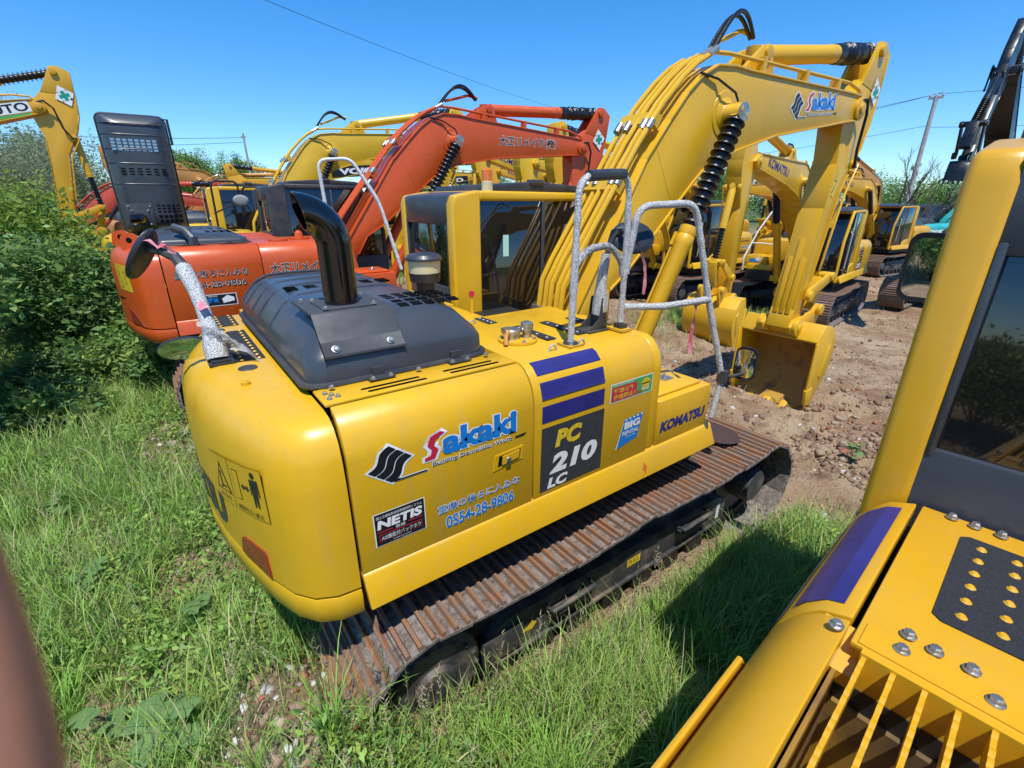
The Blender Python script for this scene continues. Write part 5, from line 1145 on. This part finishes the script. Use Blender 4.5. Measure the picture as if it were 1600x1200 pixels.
def field(n, x0, x1, y0, y1, dens, h, w, dry=.1, lean=.35, clump=0.22, curl=1.15):
    x = rng.uniform(x0, x1, n); y = rng.uniform(y0, y1, n); d = dens(x, y) * (clump + (1 - clump) * sstep(.35, .6, vnoise(x, y, 2.1, 21)))
    k = (rng.random(n) < d) & ~blocked(x, y); x, y = x[k], y[k]; m = len(x)
    H = rng.uniform(h[0], h[1], m) * (.6 + .8 * vnoise(x, y, 1.6, 22)); P = np.stack([x, y, gz(x, y) - .01], -1)
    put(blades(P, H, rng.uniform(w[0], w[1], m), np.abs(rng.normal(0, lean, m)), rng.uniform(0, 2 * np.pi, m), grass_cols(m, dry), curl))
rub = lambda x, y: np.exp(-((x + 2.3) / .75) ** 2 - ((y - 3.2) / 1.3) ** 2)
densA = lambda x, y: np.clip(1.0 - .95 * rub(x, y), 0, 1) * (1 - .8 * np.exp(-((x + 2.75) / .30) ** 2 - ((y - .9) / .45) ** 2)) * (1 - .96 * np.exp(-((x + 2.25) / .42) ** 4 - ((y + 1.05) / .55) ** 4)) * (1 - sstep(-2.0, -1.5, x) * sstep(-1.5, 1.0, y)) * (1 - .75 * np.exp(-((x + 2.25) / .35) ** 2 - ((y + .75) / .5) ** 2))
field(170000, -6.8, -1.5, -1.9, 4.2, densA, (.12, .36), (.005, .011), .10, .5)
field(52000, -7.5, -1.6, 4.0, 9.5, lambda x, y: .95 * (1 - sstep(-2.4, -1.6, x)), (.2, .5), (.006, .012), .10)
field(14000, -5.5, -1.9, -1.2, 5.0, densA, (.4, .7), (.006, .012), .18, .35)
densB = lambda x, y: (1 - sstep(1.6, 3.0, x)) * (.55 + .45 * sstep(-1.6, -2.0, y))
field(66000, -2.6, 3.2, -2.95, -1.56, densB, (.12, .34), (.0045, .010), .18, .5)
field(4500, -2.4, 2.4, -2.9, -1.6, densB, (.4, .68), (.006, .012), .12, .2, .3, 1.1)
field(1600, -2.0, -1.0, -1.95, -1.6, lambda x, y: 1 + 0 * x, (.3, .6), (.007, .013), .15, .3)
field(5000, -1.85, 1.2, -2.2, -1.66, lambda x, y: .8 + 0 * x, (.25, .5), (.005, .010), .2, .3)
field(5000, -2.6, -1.7, -2.2, -1.5, lambda x, y: .7 * (1 - sstep(-2.2, -1.75, x)), (.15, .35), (.004, .009), .25)
field(26000, 6.0, 13.0, 2.2, 5.6, lambda x, y: 1.0 * np.exp(-((x - 9.6) / 2.2) ** 2 - ((y - 3.9) / .9) ** 2), (.18, .45), (.007, .014), .12)
field(5000, 4.2, 8.0, 1.8, 5.0, lambda x, y: .35 * np.exp(-((x - 6.6) / 1.4) ** 2 - ((y - 3.4) / .8) ** 2), (.12, .3), (.006, .012), .25)
field(2500, 2.1, 5.0, -2.4, .2, lambda x, y: .5 * (vnoise(x, y, 1.1, 31) > .66), (.08, .25), (.005, .010), .15)
field(7000, 4, 24, -2.5, 9, lambda x, y: .5 * (vnoise(x, y, .5, 33) > .68), (.1, .3), (.01, .02), .3)
field(26000, -12, 10, 9, 20, lambda x, y: .7 * (vnoise(x, y, .35, 34) > .45), (.25, .6), (.012, .025), .2)
# low broad leaves mixed into the turf
def turf_leaves(n, x0, x1, y0, y1, dens, s):
    x = rng.uniform(x0, x1, n); y = rng.uniform(y0, y1, n); k = (rng.random(n) < dens(x, y) * sstep(.45, .62, vnoise(x, y, 1.1, 51))) & ~blocked(x, y); x, y = x[k], y[k]
    C = np.stack([x, y, gz(x, y) + rng.uniform(.03, .2, len(x))], -1)
    v = leafcloud(C, 16, .05, s, [(.20, .36, .07), (.26, .42, .09), (.16, .30, .07), (.32, .42, .09)], aspect=.42); put(v)
def tussocks(n, x0, x1, y0, y1, dens, h):
    x = rng.uniform(x0, x1, n); y = rng.uniform(y0, y1, n); k = (rng.random(n) < dens(x, y)) & ~blocked(x, y); c = np.stack([x[k], y[k]], -1); m = 46
    for q in c:
        a = rng.uniform(0, 2 * np.pi, m); r = np.abs(rng.normal(0, .035, m)); P = np.stack([q[0] + r * np.cos(a), q[1] + r * np.sin(a)], -1); hh = rng.uniform(.7, 1.3) * rng.uniform(h[0], h[1])
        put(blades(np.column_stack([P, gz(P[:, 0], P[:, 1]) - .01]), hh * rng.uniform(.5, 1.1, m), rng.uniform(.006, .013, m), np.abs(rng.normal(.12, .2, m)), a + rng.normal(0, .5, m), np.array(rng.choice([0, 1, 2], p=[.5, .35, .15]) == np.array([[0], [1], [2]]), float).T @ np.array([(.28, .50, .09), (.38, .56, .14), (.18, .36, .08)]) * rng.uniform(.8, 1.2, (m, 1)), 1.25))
tussocks(330, -5.2, -1.9, -1.6, 5.5, densA, (.28, .55)); tussocks(110, -2.2, 2.4, -2.75, -1.72, densB, (.28, .55)); tussocks(45, 7.5, 11.5, 3.0, 4.8, lambda x, y: 1 + 0 * x, (.3, .5))
turf_leaves(5200, -6.5, -1.9, -1.6, 6.5, densA, .055); turf_leaves(1500, -2.3, 2.2, -2.9, -1.6, densB, .045); turf_leaves(900, -4.5, -2.0, 5.0, 7.5, lambda x, y: 1 + 0 * x, .08)
g = link("grass", raw("grass", np.concatenate(allV), np.concatenate(allF), GRASSM, np.concatenate(allC))); tag(g, "rough green grass growing between the machines", "grass"); g["kind"] = "stuff"

# seed heads: stalks with feathery spikes
allV, allF, allC = [], [], []; off = 0
def seedheads(n, x0, x1, y0, y1, h):
    x = rng.uniform(x0, x1, n); y = rng.uniform(y0, y1, n); k = ~blocked(x, y); x, y = x[k], y[k]; m = len(x)
    P = np.stack([x, y, gz(x, y)], -1); H = rng.uniform(*h, m); az = rng.uniform(0, 6.28, m); ln = np.abs(rng.normal(0, .14, m)); dryc = rng.random(m) < .45
    col = np.where(dryc[:, None], [[.45, .38, .24]], [[.16, .22, .07]]) * rng.uniform(.8, 1.15, (m, 1))
    put(blades(P, H, np.full(m, .005), ln, az, col, .25))
    top = P + np.stack([np.cos(az) * np.sin(ln) * H * .8, np.sin(az) * np.sin(ln) * H * .8, np.cos(ln) * H * .80], -1)
    for i in range(14):
        q = top - np.array([0, 0, 1]) * (H * .018 * i)[:, None]; put(blades(q, H * .06, np.full(m, .006), rng.uniform(.5, 1.1, m), rng.uniform(0, 6.28, m), col * 1.1, .3, 2))
seedheads(75, -2.6, -1.7, -2.0, -.6, (.35, .75)); seedheads(60, -2.0, .4, -1.95, -1.6, (.4, .75)); seedheads(70, -2.2, 2.2, -2.8, -1.6, (.35, .7)); seedheads(110, -5.5, -2.3, -1.0, 5.5, (.4, .75))
sg = link("seeding_grass", raw("seeding_grass", np.concatenate(allV), np.concatenate(allF), GRASSM, np.concatenate(allC))); tag(sg, "tall pale grass stalks with feathery seed heads", "grass"); sg["kind"] = "stuff"

# rubble: brick bits, pale stones, clods
def rocks(n, x0, x1, y0, y1, s, dens, pr=(.27, .26, .07, .03, .10, .12, .15)):
    x = rng.uniform(x0, x1, n); y = rng.uniform(y0, y1, n); k = (rng.random(n) < dens(x, y)) & ~blocked(x, y); x, y = x[k], y[k]; m = len(x)
    base = np.array([(a, b, c) for a in (-1, 1) for b in (-1, 1) for c in (-1, 1)], float)
    S = np.exp(rng.uniform(np.log(s[0]), np.log(s[1]), m)); sc3 = S[:, None, None] * rng.uniform(.5, 1.2, (m, 1, 3)); pv = base[None] * sc3 * rng.uniform(.55, 1.1, (m, 8, 3))
    a = rng.uniform(0, 6.28, m); b = rng.normal(0, .35, m); ca, sa, cb, sb = np.cos(a), np.sin(a), np.cos(b), np.sin(b)
    X = pv[..., 0] * cb[:, None] + pv[..., 2] * sb[:, None]; Z = -pv[..., 0] * sb[:, None] + pv[..., 2] * cb[:, None]; Y = pv[..., 1]
    Vv = np.stack([x[:, None] + X * ca[:, None] - Y * sa[:, None], y[:, None] + X * sa[:, None] + Y * ca[:, None], gz(x, y)[:, None] + Z + S[:, None] * .25], -1).reshape(-1, 3)
    Q = np.array([(0, 1, 3, 2), (4, 6, 7, 5), (0, 4, 5, 1), (2, 3, 7, 6), (0, 2, 6, 4), (1, 5, 7, 3)]); Ff = (Q[None] + (np.arange(m) * 8)[:, None, None]).reshape(-1, 4)
    pal = np.array([(.30, .21, .14), (.22, .14, .09), (.50, .47, .42), (.62, .60, .56), (.34, .12, .07), (.38, .30, .22), (.16, .10, .07)]); c = pal[rng.choice(7, m, p=pr)] * rng.uniform(.8, 1.15, (m, 1))
    return Vv, Ff, np.repeat(c, 8, 0)
allV, allF, allC = [], [], []; off = 0
put(rocks(6500, 1.6, 10.5, -3.8, 5.5, (.006, .024), lambda x, y: .25 + .75 * sstep(.42, .6, vnoise(x, y, .9, 41))))
put(rocks(700, 2.6, 7.0, -2.2, 3.2, (.015, .05), lambda x, y: .1 + .9 * sstep(.5, .7, vnoise(x, y, 1.3, 42))))
put(rocks(2600, 2.8, 6.5, -3.0, 1.5, (.012, .05), lambda x, y: sstep(.45, .65, vnoise(x, y, 1.7, 44)), (.5, .4, 0, 0, .02, .02, .06)))
put(rocks(2200, -3.3, -1.4, 1.2, 6.0, (.015, .06), lambda x, y: rub(x, y)))
put(rocks(420, -2.6, -1.75, -1.65, -.5, (.008, .04), lambda x, y: .6 + 0 * x, (.38, .20, .08, .04, .10, .14, .06)))
put(rocks(2600, -2.9, -1.6, -1.9, 1.3, (.006, .045), lambda x, y: .7 * (vnoise(x, y, 2.3, 43) > .35)))
put(rocks(900, -2.4, 2.6, -2.3, -1.55, (.012, .045), lambda x, y: .6 + 0 * x))
put(rocks(2500, 8, 26, -3, 8, (.012, .045), lambda x, y: .5 + 0 * x))
STONE = bpy.data.materials.new("stone"); STONE.use_nodes = True; _b = STONE.node_tree.nodes["Principled BSDF"]; _a = STONE.node_tree.nodes.new("ShaderNodeAttribute"); _a.attribute_name = "tone"; STONE.node_tree.links.new(_a.outputs["Color"], _b.inputs["Base Color"]); _b.inputs["Roughness"].default_value = .9
rb = link("rubble", raw("rubble", np.concatenate(allV), np.concatenate(allF), STONE, np.concatenate(allC))); tag(rb, "scattered clods, brick bits and pale stones on the dirt", "rubble"); rb["kind"] = "stuff"
def slab(m):
    m.prism([(1.75, -.80), (2.3, -.95), (2.55, -.55), (2.3, -.2), (1.8, -.35)], .15, .23, 'z')
mb = MB(); slab(mb); tag(mb.build("concrete_slab", [mat("pale_concrete", (.55, .53, .48), .9, var=.2, vscale=8, bump=.5, bscale=40)], bevel=.02, loc=(-.35, .45, -.14)), "pale concrete slab lying on the dirt beside the front of the rusty track", "slab")

# ------------------------------------------------------------------ shrubs and trees
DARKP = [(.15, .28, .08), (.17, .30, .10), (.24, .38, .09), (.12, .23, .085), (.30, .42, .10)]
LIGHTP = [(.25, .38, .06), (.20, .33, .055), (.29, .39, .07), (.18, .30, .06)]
PALEP = [(.26, .31, .17), (.30, .35, .20), (.23, .28, .15)]
def plant(name, label, cat, loc, r, h, pal, nc, n, size, group, trunk=True, base=.12, spread=.16, aspect=.45, lobes=5):
    x, y = loc; z = float(gz([x], [y])[0]); root = thing(name, label, cat, (x, y, z), rng.uniform(0, 6), group)
    L = [(rng.uniform(-.5, .5) * r, rng.uniform(-.5, .5) * r, h * rng.uniform(.35, .8), rng.uniform(.45, .75)) for _ in range(lobes)] + [(0, 0, h * .55, .9)]
    C = []
    for i in range(nc):
        lx, ly, lz, k = L[i % len(L)]; d = rng.normal(0, 1, 3); d /= np.linalg.norm(d); rad = rng.uniform(.55, 1.0) ** .5
        p = np.array([lx + d[0] * r * k * rad, ly + d[1] * r * k * rad, lz + d[2] * h * .45 * k * rad]); C.append((p[0], p[1], max(base * h, min(p[2], h))))
    C = np.array(C); v, f, c = leafcloud(C, n, spread * r, size, pal, aspect=aspect)
    v2, f2, c2 = leafcloud(C[::3], n // 3, spread * r * 1.25, size * 1.8, pal, aspect=aspect * 1.2); v, f, c = np.concatenate([v, v2]), np.concatenate([f, f2 + len(v)]), np.concatenate([c, c2])
    o = link("crown" if trunk else "foliage", raw("leaves", v, f, LEAF, c), root)
    mb = MB(); 
    if trunk:
        mb.tube([(0, 0, -.1), (.02 * h, 0, h * .2), (0, .02 * h, h * .45)], [h * .035, h * .026, h * .016], 8)
    for i in rng.choice(len(C), min(14, len(C)), replace=False):
        p = C[i]; b0 = h * (rng.uniform(.12, .4) if trunk else 0); mb.tube([(0, 0, b0), (p[0] * .5, p[1] * .5, b0 + (p[2] - b0) * .6), tuple(p)], [h * .012, h * .008, h * .003], 5)
    mb.build("trunk" if trunk else "stem", [BARK], root); return root
G = "shrubs along the left edge of the yard"
def polar(deg, d): return (CAM.x + d * math.cos(R(deg)), CAM.y + d * math.sin(R(deg)))
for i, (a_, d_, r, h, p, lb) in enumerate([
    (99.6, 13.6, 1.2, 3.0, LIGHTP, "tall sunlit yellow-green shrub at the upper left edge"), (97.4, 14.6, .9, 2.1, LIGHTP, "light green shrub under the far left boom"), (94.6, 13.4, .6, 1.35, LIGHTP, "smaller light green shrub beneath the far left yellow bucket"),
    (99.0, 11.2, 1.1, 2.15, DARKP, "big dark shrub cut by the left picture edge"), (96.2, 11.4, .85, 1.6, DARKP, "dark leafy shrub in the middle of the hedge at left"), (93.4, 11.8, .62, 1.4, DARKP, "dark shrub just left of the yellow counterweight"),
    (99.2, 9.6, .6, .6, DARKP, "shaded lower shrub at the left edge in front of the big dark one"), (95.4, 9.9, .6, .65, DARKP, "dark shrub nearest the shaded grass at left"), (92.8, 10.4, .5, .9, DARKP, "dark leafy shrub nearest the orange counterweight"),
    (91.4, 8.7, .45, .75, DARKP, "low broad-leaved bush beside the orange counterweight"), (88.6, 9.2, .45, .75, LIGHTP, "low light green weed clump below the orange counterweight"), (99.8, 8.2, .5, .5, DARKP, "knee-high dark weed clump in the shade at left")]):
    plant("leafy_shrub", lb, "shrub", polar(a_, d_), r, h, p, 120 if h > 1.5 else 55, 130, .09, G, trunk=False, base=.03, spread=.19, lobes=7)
for i, (x, y, h, lb) in enumerate([(-9.5, -3.4, 2.6, "green shrub behind the near yellow excavator, seen only in its cab mirror"), (-10.5, -1.2, 2.8, "second green shrub mirrored behind the near yellow excavator"), (-11, -5.2, 2.4, "third green shrub in the mirror of the near cab"), (-5.0, 4.6, 3.3, "tall shrub just outside the left edge that shades the grass"), (-5.2, 6.4, 3.5, "tall shrub left of the picture shading the ground")]):
    plant("leafy_shrub", lb, "shrub", (x, y), 1.5 if y < 4 else 1.0, h, DARKP, 90, 110, .12, G, trunk=False, base=.03, spread=.17)
T = "trees beyond the yard"
for deg, d, r, h, p, lb in ((86.0, 95, 4.2, 9.5, LIGHTP, "round light green tree on the skyline left of the yellow cab"), (81.2, 100, 3.4, 10, LIGHTP, "slim light green tree beside the distant pole"),
    (101, 42, 4.0, 8.2, PALEP, "pale grey-green willow at the upper left corner"), (94.5, 52, 4.6, 8.0, PALEP, "pale willow behind the far left arm"), (97.5, 60, 4.2, 8, PALEP, "hazy willow between the far left boom and arm"),
    (32.2, 70, 3.6, 6.0, DARKP, "dark tree seen under the lettered boom of the facing machine"), (57, 110, 6, 8, DARKP, "dark tree in the distance behind the cab roof"), (10.8, 46, 1.6, 5.6, PALEP, "thin pale tree behind the black hanging arm"),
    (66, 100, 5, 9, LIGHTP, "light green tree far behind the orange boom"), (24, 120, 6, 7, DARKP, "low dark tree far along the aisle")):
    plant("broadleaf_tree", lb, "tree", polar(deg, d), r, h, p, 130, 190, .17 * (d / 60) ** .8, T, spread=.14, lobes=8)
for i in range(11):
    dg = 12 + i * 3.7; plant("broadleaf_tree", "distant dark green tree on the horizon behind the facing row of excavators", "tree", polar(dg, 78 + 9 * ((i * 5) % 4)), 4.2, 4.6 + ((i * 7) % 5) * .5, DARKP, 60, 110, .26, "row of distant trees on the horizon", spread=.17)
def bare(loc, h, seed, lb):
    r = random.Random(seed); x, y = loc; root = thing("bare_tree", lb, "tree", (x, y, -.4), 0, "bare trees beside the pole")
    t = MB(); b = MB()
    def grow(m, p, d, L, rad, lv):
        q = p + d * L * .5 + Vector((r.uniform(-.05, .05) * L, r.uniform(-.05, .05) * L, 0)); e = p + d * L; m.tube([p, q, e], [rad, rad * .85, rad * .65], 5)
        if lv < 4:
            for k in range(3): grow(b, p + (e - p) * r.uniform(.45, 1.0), (d + Vector((r.uniform(-.6, .6), r.uniform(-.6, .6), r.uniform(.0, .35)))).normalized(), L * r.uniform(.5, .72), rad * .5, lv + 1)
    grow(t, Vector((0, 0, 0)), Vector((.03, 0, 1)), h * .45, .085, 0)
    t.build("trunk", [BARK], root); b.build("branch", [BARK], root)
bare(polar(16.9, 34), 6.6, 4, "bare leafless tree left of the grey utility pole"); bare(polar(15.4, 33), 5.8, 9, "smaller bare tree touching the grey utility pole")
# broad-leaved weeds near the camera
def weed(loc, n, s, lb):
    x, y = loc; z = float(gz([x], [y])[0]); root = thing("broadleaf_weed", lb, "weed", (x, y, z), 0, "broad-leaved weeds in the grass"); mb = MB(); stm = MB(); r = random.Random(int(x * 100)); 
    V_, F_, C_ = [], [], []
    for i in range(n):
        a = r.uniform(0, 6.28); L = s * r.uniform(.6, 1.1); hgt = r.uniform(.10, .30); c = Vector((math.cos(a) * s * r.uniform(.3, 1.3), math.sin(a) * s * r.uniform(.3, 1.3), hgt)); stm.tube([(0, 0, 0), (c.x * .4, c.y * .4, hgt * .7), tuple(c)], [.005, .004, .003], 5)
        d = Vector((math.cos(a + r.uniform(-1, 1)), math.sin(a + r.uniform(-1, 1)), 0)); sd = Vector((-d.y, d.x, r.uniform(-.3, .3))); k = 18; o = len(V_)
        V_.append(tuple(c)); C_.append((.22, .36, .12))
        for j in range(k):
            q = 2 * math.pi * j / k; rad = L * (.62 + .30 * abs(math.cos(2.5 * q))) * (1 if j else .3); zz = .05 * L * math.sin(5 * q) - .25 * L * (rad / L) ** 2
            V_.append(tuple(c + d * (rad * math.cos(q)) + sd * (rad * math.sin(q)) + Vector((0, 0, zz)))); C_.append(tuple(np.array((.20, .34, .12)) * r.uniform(.85, 1.15)))
        F_ += [(o, o + 1 + j, o + 1 + (j + 1) % k) for j in range(k)]
    link("leaf_cluster", raw("leaves", np.array(V_), np.array(F_), LEAF, np.array(C_), smooth=True), root); stm.build("stem", [BARK], root)
weed((-2.95, -.55), 5, .13, "large lobed leaves in the grass at the lower left"); weed((-3.1, -.25), 4, .12, "lobed leaves at the left picture edge beside the finger"); weed((-2.75, -.75), 4, .09, "small lobed leaves nearest the lower left corner"); weed((-3.3, 1.2), 6, .10, "broad-leaved weed beside the grey rubble left of the counterweight"); weed((-2.6, .35), 5, .08, "small lobed weed close under the counterweight rim"); weed((-3.6, 2.6), 6, .11, "broad-leaved weed in the middle of the left grass"); weed((-3.3, 6.2), 7, .13, "leafy weed below the orange counterweight reflector"); weed((4.0, -1.5), 6, .07, "small green seedling on the bare dirt right of the bucket")

# ------------------------------------------------------------------ pole, wires, hill
pole = thing("utility_pole", "tall grey utility pole rising from the far right of the yard", "pole", (36.0, 8.0, -.4))
mb = MB(); mb.tube([(0, 0, 0), (.0, 0, 8.9)], [.16, .10], 14); mb.build("post", [WOODP], pole)
mb = MB(); mb.box(-.06, .06, -.35, .35, 8.75, 8.87); 
for y in (-.3, 0, .3): mb.lathe([(0, 0), (.05, 0), (.07, .05), (.05, .1), (.03, .18), (0, .18)], (0, y, 8.87), n=10)
mb.box(-.25, .25, -.05, .05, 5.3, 5.38); mb.lathe([(0, 0), (.12, 0), (.12, .2), (0, .2)], (.3, 0, 5.2), n=10); mb.lathe([(0, 0), (.1, 0), (.1, .2), (0, .2)], (-.3, .1, 5.0), n=10); mb.build("insulator_arm", [LIGHTG], pole)
p2 = thing("utility_pole", "slim pale pole in front of the tree right of the yellow cab", "pole", (*polar(80.7, 90), -.3)); mb = MB(); mb.tube([(0, 0, 0), (0, 0, 12.5)], [.2, .14], 10); mb.build("post", [WOODP], p2); mb = MB(); mb.box(-.35, .35, -.1, .1, 11.9, 12.1); mb.build("insulator_arm", [LIGHTG], p2)
WA, WB = (4.99, 30.95, 13.35), (44.6, 50.1, 13.75)
def wire(lb, a, b, sag, r=.012):
    a, b = Vector(a), Vector(b); mb = MB(); mb.tube([a + (b - a) * (i / 24) - Vector((0, 0, sag * 4 * (i / 24) * (1 - i / 24))) for i in range(25)], r, 5); tag(mb.build("overhead_wire", [WIRE], None), lb, "wire")
P0 = (36, 8, 8.6); wire("upper wire running left from the grey utility pole", P0, (40, 45, 8.6), .9); wire("second wire running left from the top of the grey pole", (36, 7.7, 8.65), (41, 44, 8.3), 1.0); wire("lower thin wire left of the grey pole", (36, 8, 7.0), (40, 45, 7.2), 1.0)
wire("upper wire running right from the grey utility pole", P0, (60, -10, 12.0), .4); wire("lower thin wire right of the grey pole", (36, 8, 6.9), (60, -10, 9.0), .5)
wire("long thin wire crossing the open sky above the orange boom", WA, WB, .35, .014)
pp = polar(80.7, 90); wire("faint distant wire over the open engine lid", (pp[0], pp[1], 11.6), (pp[0] - 60, pp[1] + 4, 12.6), 1.5, .03); wire("lower faint distant wire over the open engine lid", (pp[0], pp[1], 11.0), (pp[0] - 60, pp[1] + 4, 10.4), 1.5, .03)
u = np.linspace(-1, 1, 60); HX = []
hv, hf = [], []
for i, t in enumerate(u):
    a = 18 - 30 * (t + 1) / 2; hgt = 12 * (1 - t * t) * (.8 + .25 * math.sin(7 * t) + .1 * math.sin(23 * t))
    for d, k in ((520, 0), (600, 1), (760, 1), (900, 0)): x, y = polar(a, d); hv.append((x, y, -1 + hgt * k))
for i in range(59):
    for j in range(3): q = i * 4 + j; hf.append((q, q + 4, q + 5, q + 1))
hl = link("hill", raw("hill", np.array(hv), np.array(hf), mat("far_wood", (.07, .12, .09), .95, var=.35, vscale=.05), smooth=True)); hl["kind"] = "structure"

# ------------------------------------------------------------------ the photographer's left hand, index finger over the lens edge
def hand():
    Rt = Vector((_f.y, -_f.x, 0)).normalized(); Fw = _f; Dn = Fw.cross(Rt)
    Wd = lambda r, d, f: CAM + Rt * r + Dn * d + Fw * f
    me = bpy.data.meshes.new("hand"); bm = bmesh.new(); sk = bm.verts.layers.skin.verify()
    def chain(start, pts):
        prev = start
        for (r, d, f, rad) in pts:
            v = bm.verts.new(Wd(r, d, f)); v[sk].radius = (rad, rad)
            if prev is not None: bm.edges.new((prev, v))
            prev = v
        return prev
    wrist = bm.verts.new(Wd(-.105, .150, -.035)); wrist[sk].radius = (.027, .022); wrist[sk].use_root = True
    palm = chain(wrist, [(-.088, .110, -.02, .032)])
    k0 = chain(palm, [(-.060, .075, .014, .013)])
    chain(k0, [(-.0395, .049, .034, .0085), (-.0438, .0266, .035, .0080), (-.0495, .009, .035, .0075), (-.0525, -.001, .034, .006)])
    chain(palm, [(-.085, .068, .010, .013), (-.078, .035, .028, .009), (-.070, .008, .030, .0085), (-.064, -.010, .026, .0065)])
    chain(palm, [(-.104, .072, .002, .012), (-.103, .042, .016, .009), (-.097, .015, .016, .0083), (-.090, .0, .012, .0062)])
    chain(palm, [(-.118, .085, -.008, .011), (-.120, .060, .004, .008), (-.117, .040, .004, .0072), (-.112, .028, .002, .0055)])
    chain(palm, [(-.072, .112, -.045, .014), (-.055, .085, -.055, .0105), (-.045, .062, -.058, .009), (-.04, .045, -.058, .0065)])
    bm.to_mesh(me); bm.free(); me.materials.append(SKIN)
    o = link("person", me); m = o.modifiers.new("skin", 'SKIN'); m.use_smooth_shade = True; o.modifiers.new("sub", 'SUBSURF').levels = 2; o.modifiers["sub"].render_levels = 2
    tag(o, "blurred finger of the person taking the photo at the lower left edge", "person")
    mb = MB(); mb.tube([Wd(-.105, .148, -.034), Wd(-.13, .21, -.10), Wd(-.19, .31, -.25), Wd(-.22, .40, -.42)], [.034, .042, .05, .06], 14); mb.build("sleeve", [SLEEVE], o)
hand()
